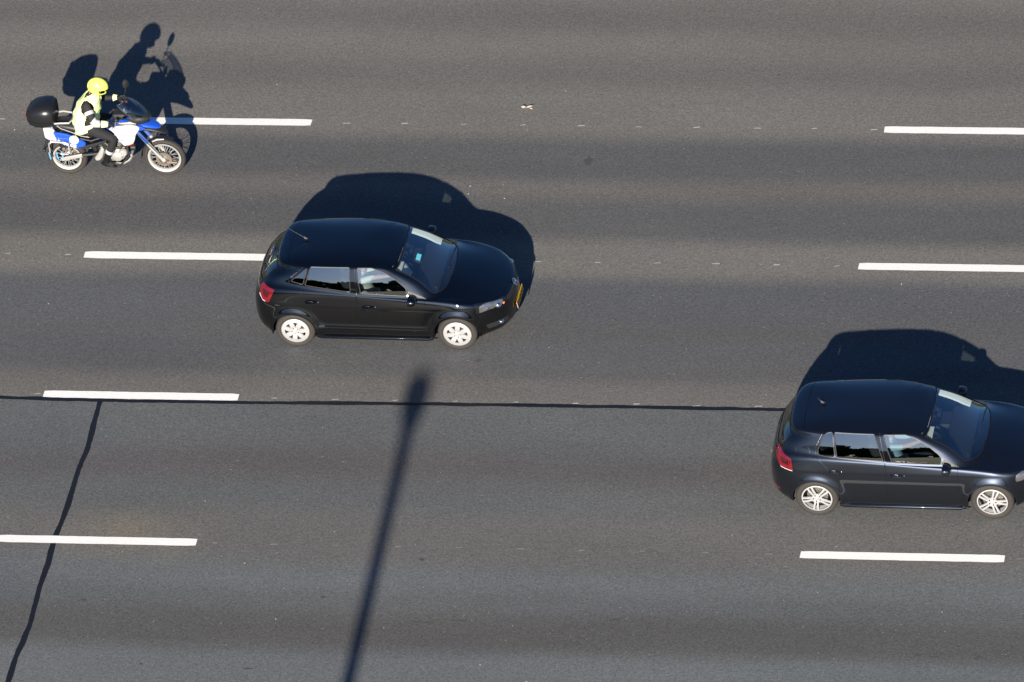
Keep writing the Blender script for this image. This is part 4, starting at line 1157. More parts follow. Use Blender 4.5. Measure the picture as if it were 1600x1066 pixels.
def add_hand(nodes, edges, wrist, d, up, s, curl=.9, pre=''):
    """palm, four curled fingers of unequal length, thumb off the side of the palm. d: pointing, up: back of hand, s: +1/-1 thumb side"""
    d = Vector(d).normalized(); up = Vector(up).normalized(); sd = d.cross(up).normalized() * s
    W = Vector(nodes[wrist][:3])
    pm = W + d * .055; nodes[pre + 'palm'] = (*pm, .030, .018); edges.append((wrist, pre + 'palm'))
    for i, (off, ln) in enumerate(((-.030, .085), (-.010, .095), (.010, .088), (.030, .068))):
        a = pm + d * .035 + sd * (-off); ca, sa = math.cos(curl), math.sin(curl)
        b = a + (d * math.cos(curl * .45) - up * math.sin(curl * .45)) * ln * .5
        c = b + (d * math.cos(curl * 1.6) - up * math.sin(curl * 1.6)) * ln * .5
        for k, (p, r) in enumerate(((a, .0105), (b, .0095), (c, .0078))): nodes[f'{pre}f{i}{k}'] = (*p, r)
        edges += [(pre + 'palm', f'{pre}f{i}0'), (f'{pre}f{i}0', f'{pre}f{i}1'), (f'{pre}f{i}1', f'{pre}f{i}2')]
    a = W + d * .035 + sd * .032; b = a + (d * .6 + sd * .6 - up * .3).normalized() * .04; c = b + (d * .8 + sd * .1 - up * .5).normalized() * .032
    for k, (p, r) in enumerate(((a, .012), (b, .0105), (c, .009))): nodes[f'{pre}t{k}'] = (*p, r)
    edges += [(wrist, f'{pre}t0'), (f'{pre}t0', f'{pre}t1'), (f'{pre}t1', f'{pre}t2')]

def head_nodes(nodes, edges, neck, H, face):
    """skull, brow, jaw, nose and ears as branches of the one surface"""
    H = Vector(H); f = Vector(face).normalized(); s = Vector((-f.y, f.x, 0)).normalized(); u = f.cross(s) * -1
    if u.z < 0: u = -u
    add = lambda k, p, *r: nodes.__setitem__(k, (*p, *r))
    add('jaw', H + f * .025 - u * .055, .062, .066); add('skull', H + u * .025 - f * .012, .078, .088); add('crown', H + u * .075 - f * .018, .05, .055)
    add('nose', H + f * .105 - u * .012, .014); add('chin', H + f * .075 - u * .088, .026)
    add('ear_a', H + s * .083 - f * .012, .012, .02); add('ear_b', H - s * .083 - f * .012, .012, .02)
    edges.extend([(neck, 'jaw'), ('jaw', 'skull'), ('skull', 'crown'), ('skull', 'nose'), ('jaw', 'chin'), ('skull', 'ear_a'), ('skull', 'ear_b')])
    return H, f, s, u

def face_parts(H, f, s, u, parent, hair):
    for q in (1, -1):
        b = MB(); b.ell(H + f * .078 + s * .03 * q + u * .012, (.012, .012, .009), 10, 6); b.build('eye', M['white_lens'], parent)
    b = MB(); b.tube([H + f * .088 - s * .022 - u * .052, H + f * .096 - u * .05, H + f * .088 + s * .022 - u * .052], .005, 6); b.build('mouth', M['lips'], parent)
    b = MB(); T = Matrix.Translation(H + u * .042 - f * .02)
    b.ell((0, 0, 0), (.100, .092, .088), 24, 14)
    V = []; 
    keepF = [fc for fc in b.F if (sum((Vector(b.V[i]) for i in fc), Vector()) / 4).dot(f) < .055 and sum(b.V[i][2] for i in fc) / 4 > -.06]
    b.F = keepF; b.MI = [0] * len(keepF); b.V = [tuple(T @ Vector(v)) for v in b.V]
    b.build('hair', hair, parent)
M['lips'] = mat('lips', (.33, .12, .10), .5)

def car_person(car, seat_y, label, shirt, skin, hands, face=(1, 0, -.1), parts_fn=None, loc=(-.10, 0)):
    """a seated passenger or driver in car coordinates; placed in world space as a thing of its own"""
    x0 = loc[0]; y = seat_y
    n = {}; e = []
    n['pelvis'] = (x0, y, .63, .15, .13); n['belly'] = (x0 - .07, y, .80, .15, .13); n['chest'] = (x0 - .14, y, 1.0, .16, .125); n['neck'] = (x0 - .15, y, 1.10, .055); 
    e += [('pelvis', 'belly'), ('belly', 'chest'), ('chest', 'neck')]
    H, f, s, u = head_nodes(n, e, 'neck', (x0 - .11, y, 1.215), face)
    for q, k in ((1, 'l'), (-1, 'r')):
        n['sh' + k] = (x0 - .14, y + q * .17, 1.03, .068)
        hx, hy, hz, el = hands[k]
        n['el' + k] = (*el, .045); n['wr' + k] = (hx, hy, hz, .028)
        e += [('chest', 'sh' + k), ('sh' + k, 'el' + k), ('el' + k, 'wr' + k)]
        d = Vector((hx, hy, hz)) - Vector(el)
        add_hand(n, e, 'wr' + k, d, (0, 0, 1), -q, .9, k)
        n['hip' + k] = (x0 + .03, y + q * .10, .62, .095); n['kn' + k] = (x0 + .44, y + q * .12, .70, .066); n['an' + k] = (x0 + .62, y + q * .12, .34, .045); n['to' + k] = (x0 + .78, y + q * .12, .31, .035)
        e += [('pelvis', 'hip' + k), ('hip' + k, 'kn' + k), ('kn' + k, 'an' + k), ('an' + k, 'to' + k)]
    me = skin_mesh(n, e, 'pelvis')
    for m_ in (skin, shirt, M['jeans']): me.materials.append(m_)
    els = {k: Vector(n['el' + k][:3]) for k in 'lr'}; wrs = {k: Vector(n['wr' + k][:3]) for k in 'lr'}
    for p in me.polygons:
        c = p.center; mi = 1
        if c.z > 1.115 and abs(c.y - y) < .13: mi = 0
        for k in 'lr':
            t = (wrs[k] - els[k]); q = (c - els[k]).dot(t) / t.length_squared
            if q > .05 and (c - els[k] - t * min(q, 1.6)).length < .10 and c.x > x0 + .02: mi = 0
        if c.z < .70 or (c.x > x0 + .1 and c.z < .79): mi = 2 if mi != 0 else 0
        p.material_index = mi; p.use_smooth = True
    o = bpy.data.objects.new('person', me); COL.objects.link(o)
    o.location = car.location; o.rotation_euler = car.rotation_euler
    tag(o, label, 'person')
    face_parts(H, f, s, u, o, M['hair'])
    return o

pa = car_person(car_a, -.36, 'passenger in a white shirt holding up a paper in the smaller black hatchback', M['shirt_white'], M['skin'],
    {'l': (.27, -.24, 1.05, (.02, -.14, .93)), 'r': (.27, -.43, 1.09, (-.04, -.53, 1.12))}, face=(1, .0, -.25))
b = MB(); T = Matrix.Translation((.45, -.33, 1.11)) @ Matrix.Rotation(R(-35), 4, 'Y') @ Matrix.Rotation(R(8), 4, 'Z')
V = []; F = []
for i in range(9):
    for j in range(7):
        yy = -.17 + .34 * i / 8; zz = -.13 + .26 * j / 6
        V.append((.03 * math.sin(yy * 14) + .02 * math.sin(zz * 20 + yy * 9) - .06 * abs(yy) * 2, yy, zz))
for i in range(8):
    for j in range(6): F.append([i * 7 + j, i * 7 + j + 1, i * 7 + j + 8, i * 7 + j + 7])
V2 = [(v[0] - .004, v[1], v[2]) for v in V]; k = len(V)
b.add(V + V2, F + [[q + k for q in f][::-1] for f in F], T)
o = b.build('newspaper', M['paper']); o.location = car_a.location; o.rotation_euler = car_a.rotation_euler
tag(o, 'crumpled white sheet of paper held by the passenger in the smaller car', 'paper')
pd = car_person(car_a, .36, 'driver in dark clothes gripping the steering wheel of the smaller black hatchback', M['jeans'], M['skin'],
    {'l': (.24, .50, .98, (.02, .62, .90)), 'r': (.24, .22, .98, (.02, .12, .90))})
pb = car_person(car_b, -.37, 'passenger in a pale blue shirt with bare forearms in the blue black hatchback', M['shirt_blue'], M['skin_dark'],
    {'l': (.36, -.25, 1.04, (.09, -.16, .94)), 'r': (.30, -.42, 1.11, (-.01, -.55, 1.06))})
pe = car_person(car_b, .37, 'driver in dark clothes gripping the steering wheel of the blue black hatchback', M['jeans'], M['skin_dark'],
    {'l': (.24, .51, .98, (.02, .63, .90)), 'r': (.24, .23, .98, (.02, .13, .90))})

# ================================================================== MOTORCYCLE
M['bike_blue'] = noisy(mat('bike_blue_paint', (0.012, 0.075, 0.50), 0.3, 0, .8), 60, .12)
M['bike_white'] = noisy(mat('bike_white_paint', (0.68, 0.68, 0.67), 0.3, 0, .8), 60, .06)
M['bike_silver'] = noisy(mat('cast_aluminium', (0.46, 0.45, 0.425), 0.45, 0.45), 40, .18, .1)
M['fork_blue'] = noisy(mat('fork_blue', (0.06, 0.13, 0.42), 0.4, .2), 60, .15)
M['bike_dark'] = noisy(mat('engine_black', (0.012, 0.012, 0.013), 0.5), 60, .4)
M['box_black'] = noisy(mat('top_box_black', (0.011, 0.0115, 0.013), 0.30), 300, .3, .05)
M['smoke'] = glass('smoked_screen', (0.74, 0.77, 0.80), .10)
M['fluo'] = noisy(mat('fluorescent_yellow', (0.84, 0.95, 0.40), 0.7), 30, .07, .3)
M['fluo_helmet'] = mat('helmet_yellow', (0.88, 0.95, 0.13), 0.25, 0, .8)
M['jacket'] = noisy(mat('black_jacket', (0.012, 0.012, 0.013), 0.8), 50, .4, .4)
M['reflect'] = noisy(mat('grey_reflective', (0.42, 0.42, 0.43), 0.5), 60, .1)
M['leather'] = noisy(mat('boot_leather', (0.008, 0.008, 0.008), 0.32), 60, .4, .2)
M['seat_black'] = noisy(mat('bike_seat_vinyl', (0.016, 0.016, 0.017), 0.5), 120, .3, .1)
M['piping'] = mat('grey_piping', (.35, .33, .30), .5)
M['strap'] = mat('pale_blue_strap', (0.10, 0.36, 0.62), .7)
M['bronze'] = noisy(mat('bronze_disc', (.24, .185, .135), .45, .5), 50, .4)
M['bike_rim'] = noisy(mat('pale_rim', (0.36, 0.355, 0.345), 0.45, 0.1), 40, .1)

BK = thing('motorcycle', 'blue and white touring motorcycle with a black top box in the upper left', 'motorcycle', (-6.84, 4.11, 0))
def bpart(fn, name, m, parent=BK, **kw):
    b = MB(); fn(b); return b.build(name, m, parent, **kw)
def spoked(x, z, Rt, tr, Rr, nsp, disc_y, seed):
    t = bpy.data.objects.new('wheel', None); COL.objects.link(t); t.parent = BK; t.location = (x, 0, z)
    b = MB(); prof = []
    for i in range(16):
        a = 2 * math.pi * i / 16; prof.append(((Rt + Rr + .008) / 2 + (Rt - Rr - .008) / 2 * math.cos(a), tr * 1.1 * math.sin(a)))
    b.lathe(prof, 64, closed=True); b.build('tyre', M['tyre'], t)
    b = MB(); prof = [(Rr - .024, -.030), (Rr - .012, -.040), (Rr + .008, -.047), (Rr + .012, -.040), (Rr - .004, -.014), (Rr - .004, .014), (Rr + .012, .040), (Rr + .008, .047), (Rr - .012, .040), (Rr - .024, .030), (Rr - .03, 0)]
    b.lathe(prof, 64, closed=True); ro = b.build('rim', M['bike_rim'], t)
    b = MB(); b.lathe([(.012, -.07), (.042, -.065), (.046, -.05), (.03, -.04), (.03, .04), (.046, .05), (.042, .065), (.012, .07)], 24); b.build('hub', M['bike_silver'], t)
    for k in range(nsp):
        a = 2 * math.pi * k / nsp; s = 1 if k % 2 else -1; a2 = a + (.5 if (k // 2) % 2 else -.5)
        b = MB(); b.tube([(.040 * math.cos(a2), s * .048, .040 * math.sin(a2)), ((Rr - .015) * math.cos(a), s * .008, (Rr - .015) * math.sin(a))], .0034, 4); b.build('spoke', M['bike_silver'], t)
    b = MB(); b.lathe([(.075, disc_y - .003), (.125, disc_y - .003), (.125, disc_y + .003), (.075, disc_y + .003)], 40, closed=True); b.build('brake_disc', M['bronze'], t)
    return t
spoked(.745, .332, .332, .046, .252, 32, -.075, 1)
spoked(-.80, .318, .318, .058, .218, 28, .085, 2)
# fork
for s in (-1, 1):
    bpart(lambda b: b.tube([(.30, s * .10, .99), (.40, s * .10, .86), (.545, s * .10, .635)], .030, 12), 'fork_tube', M['fork_blue'])
    bpart(lambda b: (b.tube([(.53, s * .10, .66), (.60, s * .10, .545), (.735, s * .10, .345)], [.031, .034, .028], 12), b.ell((.745, s * .10, .335), (.042, .03, .045), 12, 8)), 'fork_slider', M['bike_silver'])
bpart(lambda b: b.box((.30, 0, .99), (.09, .26, .04), .012, Matrix.Identity(4)), 'fork_clamp', M['bike_dark'])
bpart(lambda b: b.tube([(.745, -.115, .332), (.745, .115, .332)], .012, 10), 'front_axle', M['bike_silver'])
bpart(lambda b: b.box((.86, -.075, .27), (.17, .03, .035), .01, None), 'brake_caliper', M['bronze'])
# low front mudguard
def mud(b):
    secs = []
    for a in np.linspace(R(62), R(178), 12):
        c = Vector((.745 + .36 * math.cos(a), 0, .332 + .36 * math.sin(a))); secs.append((c, (0, .062, 0), (.010 * math.cos(a), 0, .010 * math.sin(a))))
    b.loft(secs, 14)
bpart(mud, 'front_mudguard', M['plastic'])
bpart(lambda b: b.tube([(.60, -.075, .67), (.68, -.075, .71), (.79, -.072, .715)], [.012, .016, .010], 8), 'fork_brace', M['bike_silver'])
# high beak: blue above, black tip below
bpart(lambda b: b.loft([((.38, 0, .99), (0, .15, 0), (-.02, 0, .05)), ((.48, 0, .995), (0, .145, 0), (.012, 0, .045)), ((.60, 0, .965), (0, .115, 0), (.016, 0, .032)), ((.70, 0, .925), (0, .08, 0), (.016, 0, .018)), ((.745, 0, .905), (0, .035, 0), (.01, 0, .008))], 20, .8), 'beak', M['bike_blue'])
bpart(lambda b: b.loft([((.46, 0, .905), (0, .095, 0), (.01, 0, .03)), ((.60, 0, .90), (0, .11, 0), (.02, 0, .035)), ((.72, 0, .86), (0, .095, 0), (.02, 0, .025)), ((.82, 0, .81), (0, .06, 0), (.012, 0, .014)), ((.85, 0, .79), (0, .02, 0), (.01, 0, .006))], 20, .8), 'beak_tip', M['plastic'])
# headlamp shell, lamp, instruments
hs = bpart(lambda b: b.loft([((.30, 0, 1.13), (0, .14, 0), (.02, 0, .085)), ((.40, 0, 1.11), (0, .17, 0), (.03, 0, .10)), ((.50, 0, 1.085), (0, .15, 0), (.04, 0, .085)), ((.575, 0, 1.07), (0, .10, 0), (.04, 0, .055)), ((.60, 0, 1.065), (0, .04, 0), (.02, 0, .02))], 22, .8), 'headlamp_shell', M['plastic'])
bpart(lambda b: b.ell((.575, -.02, 1.08), (.04, .085, .05), e=.8), 'headlamp', M['lamp'], hs)
for sy in (-.045, .01): bpart(lambda b: b.ell((.606, sy, 1.09), (.016, .018, .02), 12, 8), 'bulb_reflector', M['chrome'], hs)
bpart(lambda b: b.box((.25, 0, 1.20), (.05, .18, .10), .015), 'instrument_panel', M['bike_dark'], hs)
bpart(lambda b: b.lathe([(.001, .0), (.035, .0), (.037, -.008)], 20, 'X', Matrix.Translation((.222, .0, 1.21))), 'dial', M['white_lens'], hs)
# screen
def screen(b):
    V = []; F = []; nu, nv = 13, 10
    for lay in (0, 1):
        for i in range(nv):
            t = i / (nv - 1); w = .135 + .05 * math.sin(t * 2.4) - .05 * max(0, t - .75) * 4 * .9; cx_ = .605 - .335 * t + .05 * math.sin(t * math.pi); cz = 1.10 + .335 * t
            for j in range(nu):
                q = -1 + 2 * j / (nu - 1)
                V.append((cx_ - .17 * q * q * (1 - .25 * t) - lay * .004, w * math.sin(q * 1.35) / math.sin(1.35), cz - .05 * q * q - lay * .003))
    k = nu * nv
    for i in range(nv - 1):
        for j in range(nu - 1):
            a = i * nu + j; F.append([a, a + 1, a + nu + 1, a + nu]); F.append([k + a, k + a + nu, k + a + nu + 1, k + a + 1])
    b.add(V, F)
    return V[:k], nu, nv
sb = MB(); Vs, nu_, nv_ = screen(sb); so = sb.build('windscreen', M['smoke'], BK)
rimpts = [Vs[i * nu_] for i in range(nv_)] + [Vs[(nv_ - 1) * nu_ + j] for j in range(1, nu_)] + [Vs[i * nu_ + nu_ - 1] for i in range(nv_ - 2, -1, -1)]
b = MB(); b.tube(rimpts, .006, 6); b.build('screen_edge', M['sail'], so)
# handlebar, grips, levers, guards, mirrors
hb = bpart(lambda b: b.tube([(.04, -.40, 1.17), (.12, -.22, 1.18), (.24, -.10, 1.13), (.25, 0, 1.12), (.24, .10, 1.13), (.12, .22, 1.18), (.04, .40, 1.17)], .013, 10), 'handlebar', M['bike_dark'])
for s in (-1, 1):
    bpart(lambda b: b.tube([(.035, s * .415, 1.17), (.085, s * .29, 1.178)], .019, 10), 'grip', M['plastic'], hb)
    bpart(lambda b: b.tube([(.13, s * .27, 1.17), (.13, s * .40, 1.155)], .007, 6), 'lever', M['bike_silver'], hb)
    bpart(lambda b: b.ell((.13, s * .25, 1.19), (.03, .025, .035), 12, 8), 'switch_pod', M['bike_dark'], hb)
for pts in ([(.13, -.25, 1.17), (.22, -.20, 1.20), (.32, -.12, 1.10), (.34, -.08, .98)], [(.13, .25, 1.17), (.23, .18, 1.20), (.33, .10, 1.08)], [(.36, -.12, .90), (.45, -.135, .80), (.58, -.13, .62), (.72, -.11, .40)]):
    bpart(lambda b: b.tube([Vector(p) for p in pts], .007, 6), 'cable', M['bike_dark'])
bpart(lambda b: b.tube([(.16, -.12, .68), (.10, -.16, .60), (-.05, -.17, .62), (-.14, -.15, .70)], .022, 8), 'hose', M['bike_dark'])
bpart(lambda b: (b.box((-.10, -.10, .60), (.16, .12, .16), .02)), 'airbox', M['plastic'])
bpart(lambda b: (b.box((-.72, 0, .60), (.34, .18, .16), .03)), 'inner_mudguard', M['bike_dark'])
bpart(lambda b: b.ell((.19, .26, 1.18), (.02, .03, .02), 10, 8), 'indicator', M['amber'])
mi = bpart(lambda b: b.tube([(.14, .26, 1.19), (.17, .33, 1.30), (.19, .36, 1.42)], .007, 8), 'mirror_stem', M['bike_dark'])
MR = Matrix.Translation((.19, .36, 1.45)) @ Matrix.Rotation(R(-42), 4, 'Z')
def mloft(b, secs): b.loft([(MR @ Vector((x, 0, 0)), MR.to_3x3() @ Vector((0, w, 0)), Vector((0, 0, h))) for x, w, h in secs], 20)
mh = bpart(lambda b: mloft(b, [(.035, .025, .04), (.02, .052, .075), (-.005, .056, .082)]), 'mirror_head', M['plastic'], mi)
mh.name = 'mirror_head'
bpart(lambda b: mloft(b, [(-.006, .05, .075), (-.008, .047, .071)]), 'mirror_glass', M['chrome'], mi)
# tank and side fairings
bpart(lambda b: b.loft([((-.10, 0, .89), (0, .09, 0), (0, 0, .06)), ((-.04, 0, .935), (0, .13, 0), (0, 0, .09)), ((.05, 0, .97), (0, .165, 0), (0, 0, .105)), ((.17, 0, .985), (0, .18, 0), (0, 0, .105)), ((.28, 0, .97), (0, .165, 0), (0, 0, .085)), ((.36, 0, .95), (0, .12, 0), (0, 0, .06))], 24, .85), 'tank', M['bike_blue'])
bpart(lambda b: b.lathe([(.001, .0), (.03, 0), (.034, -.012)], 20, 'Z', Matrix.Translation((.10, 0, 1.087))), 'filler_cap', M['bike_silver'])
bpart(lambda b: b.box((.13, 0, 1.13), (.20, .22, .10), .03), 'tank_bag', M['seat_black'])
for s in (-1, 1):
    y0, y1 = (-.225, -.165) if s < 0 else (.165, .225)
    fo = bpart(lambda b: b.prism([(-.03, 1.00), (.08, 1.035), (.24, 1.06), (.40, 1.06), (.47, 1.02), (.44, .96), (.385, .88), (.36, .78), (.32, .71), (.24, .675), (.17, .69), (.11, .79), (.06, .91)], y0, y1, .018, rnd=.03), 'fairing_panel', M['bike_white'])
    if s < 0:
        def ring_(b): b.tube([(.305 + .030 * math.cos(a), -.2265, .885 + .030 * math.sin(a)) for a in np.linspace(0, 2 * math.pi, 25)[:-1]], .003, 5, closed=True)
        bpart(ring_, 'round_emblem', M['piping'], fo)
        for k, (px_, pz, w_, h_) in enumerate(((.20, .892, .012, .034), (.222, .90, .010, .036), (.243, .893, .012, .034), (.262, .904, .008, .03))):
            bpart(lambda b: (b.box((px_, -.2265, pz), (.006, .003, h_)), b.box((px_ + .008, -.2265, pz + (h_ * .4 if k % 2 else -h_ * .1)), (.016, .003, .006))), 'lettering', M['bike_dark'], fo, smooth=False)
    for (xa, za, xb, zb, mm) in ((.19, .745, .30, .755, 'redpaint'), (.22, .70, .34, .735, 'redpaint'), (.12, .805, .19, .79, 'bike_blue')):
        if mm not in M: M[mm] = mat('red_stripe', (.55, .02, .02), .35, 0, .6)
        bpart(lambda b: b.prism([(xa, za - .006), (xb, zb - .009), (xb + .01, zb + .006), (xa, za + .004)], s * .2265 - .0015, s * .2265 + .0015, .0005), 'stripe', M[mm], fo, smooth=False)
    bpart(lambda b: b.prism([(.29, 1.03), (.47, 1.025), (.55, .985), (.50, .95), (.40, .945), (.35, .98)], s * .155 - .03, s * .155 + .03, .012, rnd=.02), 'upper_panel', M['bike_blue'])
    bpart(lambda b: b.prism([(.10, 1.055), (.32, 1.09), (.42, 1.065), (.30, 1.045)], s * .15 - .025, s * .15 + .025, .01, rnd=.02), 'tank_cover', M['bike_white'])
# frame, engine
bpart(lambda b: (b.tube([(.30, 0, .97), (.20, -.07, .80), (.18, -.09, .55), (.14, -.10, .30)], .022, 8), b.tube([(.30, 0, .97), (.20, .07, .80), (.18, .09, .55), (.14, .10, .30)], .022, 8), b.tube([(.28, .06, .93), (-.1, .13, .80), (-.35, .14, .72), (-.95, .10, .84)], .018, 8), b.tube([(.28, -.06, .93), (-.1, -.13, .80), (-.35, -.14, .72), (-.95, -.10, .84)], .018, 8)), 'frame', M['bike_dark'])
bpart(lambda b: (b.box((-.02, 0, .44), (.34, .30, .22), .05), b.box((.10, 0, .60), (.17, .22, .26), .03, Matrix.Rotation(0, 4, 'Y')), b.lathe([(.001, -.175), (.07, -.172), (.085, -.16), (.09, -.14)], 28, T=Matrix.Translation((.03, 0, .43))), b.lathe([(.001, -.168), (.055, -.166), (.065, -.15), (.07, -.13)], 24, T=Matrix.Translation((.13, 0, .50)))), 'engine', M['bike_silver'])
bpart(lambda b: [b.box((.10, 0, .56 + .035 * k), (.20, .25, .012)) for k in range(4)], 'cylinder_fins', M['bike_dark'], smooth=False)
bpart(lambda b: b.prism([(-.12, .30), (.10, .25), (.22, .32), (.27, .42), (.24, .45), (.16, .35), (.06, .32), (-.10, .34)], -.13, .13, .02, rnd=.03), 'bash_plate', M['bike_silver'])
bpart(lambda b: b.lathe([(.02, -.045), (.05, -.04), (.052, .03), (.03, .04)], 20, 'X', Matrix.Translation((.31, -.13, .60))), 'horn', M['bike_dark'])
bpart(lambda b: b.box((.27, 0, .72), (.05, .26, .22), .015), 'radiator', M['bike_dark'])
for s in (-1, 1):
    bpart(lambda b: b.prism([(-.20, .60), (-.15, .57), (-.20, .42), (-.25, .36), (-.31, .35), (-.33, .40), (-.27, .48)], s * .15 - .02, s * .15 + .02, .012, rnd=.02), 'peg_plate', M['bike_silver'])
    bpart(lambda b: b.tube([(-.14, s * .14, .335), (-.14, s * .28, .335)], .014, 8), 'footpeg', M['bike_dark'])
    bpart(lambda b: (b.box((-.70, s * .125, .385), (.36, .038, .065), .012, Matrix.Translation((-.70, 0, .385)) @ Matrix.Rotation(R(-13), 4, 'Y') @ Matrix.Translation((.70, 0, -.385)))), 'swingarm_end', M['bike_silver'])
    bpart(lambda b: b.tube([(-.60, s * .115, .415), (-.25, s * .11, .46)], .028, 8), 'swingarm', M['bike_dark'])
    bpart(lambda b: b.tube([(-.62, s * .135, .60), (-.36, s * .135, .60)], .028, 10), 'side_tube', M['bike_silver'])
bpart(lambda b: (b.tube([(.20, -.10, .60), (.22, -.17, .45), (.05, -.19, .27), (-.2, -.18, .30)], .018, 8)), 'exhaust_pipe', M['bike_dark'])
bpart(lambda b: b.tube([(-.40, .0, .72), (-.33, 0, .42)], [.04, .045], 12), 'rear_shock', M['bike_dark'])
# tail
bpart(lambda b: b.loft([((.03, 0, .87), (0, .09, 0), (0, 0, .04)), ((-.10, 0, .86), (0, .125, 0), (0, 0, .05)), ((-.30, 0, .845), (0, .16, 0), (0, 0, .055)), ((-.48, 0, .87), (0, .175, 0), (0, 0, .065)), ((-.58, 0, .93), (0, .165, 0), (0, 0, .07)), ((-.75, 0, .955), (0, .15, 0), (0, 0, .065)), ((-.88, 0, .965), (0, .125, 0), (0, 0, .05)), ((-.91, 0, .965), (0, .08, 0), (0, 0, .03))], 22, .8), 'seat', M['seat_black'])
bpart(lambda b: (b.tube([(-.86, -.12, .985), (-.80, -.155, .955), (-.62, -.178, .90), (-.48, -.187, .84), (-.36, -.177, .81)], .006, 6), b.tube([(-.52, -.12, .985), (-.535, -.165, .93), (-.56, -.185, .87), (-.57, -.186, .84)], .006, 6)), 'seat_piping', M['piping'])
for s in (-1, 1):
    y0, y1 = (-.19, -.14) if s < 0 else (.14, .19)
    bo = bpart(lambda b: b.prism([(-.93, .90), (-.72, .865), (-.56, .80), (-.42, .69), (-.46, .63), (-.58, .60), (-.74, .635), (-.88, .72)], y0, y1, .015, rnd=.03), 'tail_panel', M['bike_blue'])
    bpart(lambda b: b.prism([(-1.08, .965), (-.92, .93), (-.87, .80), (-.74, .685), (-.80, .655), (-.95, .70), (-1.07, .77)], s * .135 - .03, s * .135 + .03, .015, rnd=.03), 'tail_cowl', M['bike_white'])
    bpart(lambda b: b.prism([(-.62, .625), (-.45, .63), (-.10, .745), (-.10, .70), (-.40, .585), (-.58, .585)], s * .15 - .02, s * .15 + .02, .01, rnd=.02), 'lower_trim', M['plastic'])
    if s < 0:
        cu = bpy.data.curves.new('txt', 'FONT'); cu.body = 'F 650 GS'; cu.size = .105; cu.extrude = .0015; cu.align_x = 'CENTER'; cu.offset = .0035
        to = bpy.data.objects.new('txt', cu); COL.objects.link(to)
        dg = bpy.context.evaluated_depsgraph_get(); dg.update()
        me = bpy.data.meshes.new_from_object(to.evaluated_get(dg)); bpy.data.objects.remove(to)
        me.transform(Matrix.Translation((-.735, -.1925, .665)) @ Matrix.Rotation(R(19), 4, 'Y') @ Matrix.Rotation(R(90), 4, 'X') @ Matrix.Diagonal((.78, .8, 1, 1)))
        me.materials.clear(); me.materials.append(M['bike_white'])
        ot = bpy.data.objects.new('lettering', me); COL.objects.link(ot); ot.parent = bo
bpart(lambda b: b.lathe([(.001, -.012), (.072, -.012), (.076, -.008), (.076, .006)], 32, T=Matrix.Translation((-.60, -.197, .775))), 'round_disc', M['bike_white'])
bpart(lambda b: b.loft([((-1.09, 0, .94), (0, .05, 0), (0, 0, .035)), ((-1.12, 0, .94), (0, .045, 0), (0, 0, .03)), ((-1.135, 0, .94), (0, .02, 0), (0, 0, .012))], 16), 'tail_light', M['red'])
bpart(lambda b: b.prism([(-.90, .78), (-1.06, .76), (-1.14, .52), (-1.12, .51), (-1.02, .70), (-.88, .72)], -.09, .09, .01, rnd=.02), 'rear_mudguard', M['plastic'])
bpart(lambda b: (b.tube([(-1.10, -.12, .99), (-1.0, -.15, 1.03), (-.80, -.16, 1.06), (-.66, -.14, 1.05), (-.62, -.05, 1.05), (-.62, .05, 1.05), (-.66, .14, 1.05), (-.80, .16, 1.06), (-1.0, .15, 1.03), (-1.10, .12, .99)], .015, 8),
      b.tube([(-.95, -.15, 1.04), (-.93, -.13, .90)], .012, 6), b.tube([(-.95, .15, 1.04), (-.93, .13, .90)], .012, 6), b.tube([(-.90, -.16, 1.05), (-.90, .16, 1.05)], .012, 6)), 'luggage_rack', M['bike_silver'])
bpart(lambda b: b.box((-1.02, 0, 1.05), (.30, .22, .022), .008), 'rack_plate', M['bike_silver'])
for s in (-1, 1):
    bpart(lambda b: (b.tube([(-1.0, s * .235, .56), (-1.0, s * .235, .72), (-.97, s * .235, .755), (-.74, s * .235, .745), (-.69, s * .235, .72), (-.69, s * .235, .56), (-.72, s * .235, .525), (-.84, s * .235, .53)], .012, 8), b.tube([(-.98, s * .235, .72), (-.95, s * .15, .80)], .011, 6), b.tube([(-.70, s * .235, .70), (-.66, s * .15, .72)], .011, 6), b.tube([(-1.0, s * .235, .56), (-1.04, s * .12, .56), (-1.05, 0, .56)], .011, 6)), 'pannier_rail', M['bike_silver'])
    bpart(lambda b: (b.tube([(-1.06, s * .06, .58), (-1.09, s * .16, .57)], .008, 6), b.ell((-1.10, s * .19, .565), (.03, .035, .028), 12, 8)), 'turn_signal', M['bike_dark'])
for x, z in ((-1.03, .50), (-.91, .50), (-.83, .52)):
    bpart(lambda b: b.tube([(x, -.20, z + .03), (x + .01, -.215, z - .03), (x + .02, -.21, z - .09)], .010, 6), 'cable_tie', M['strap'])
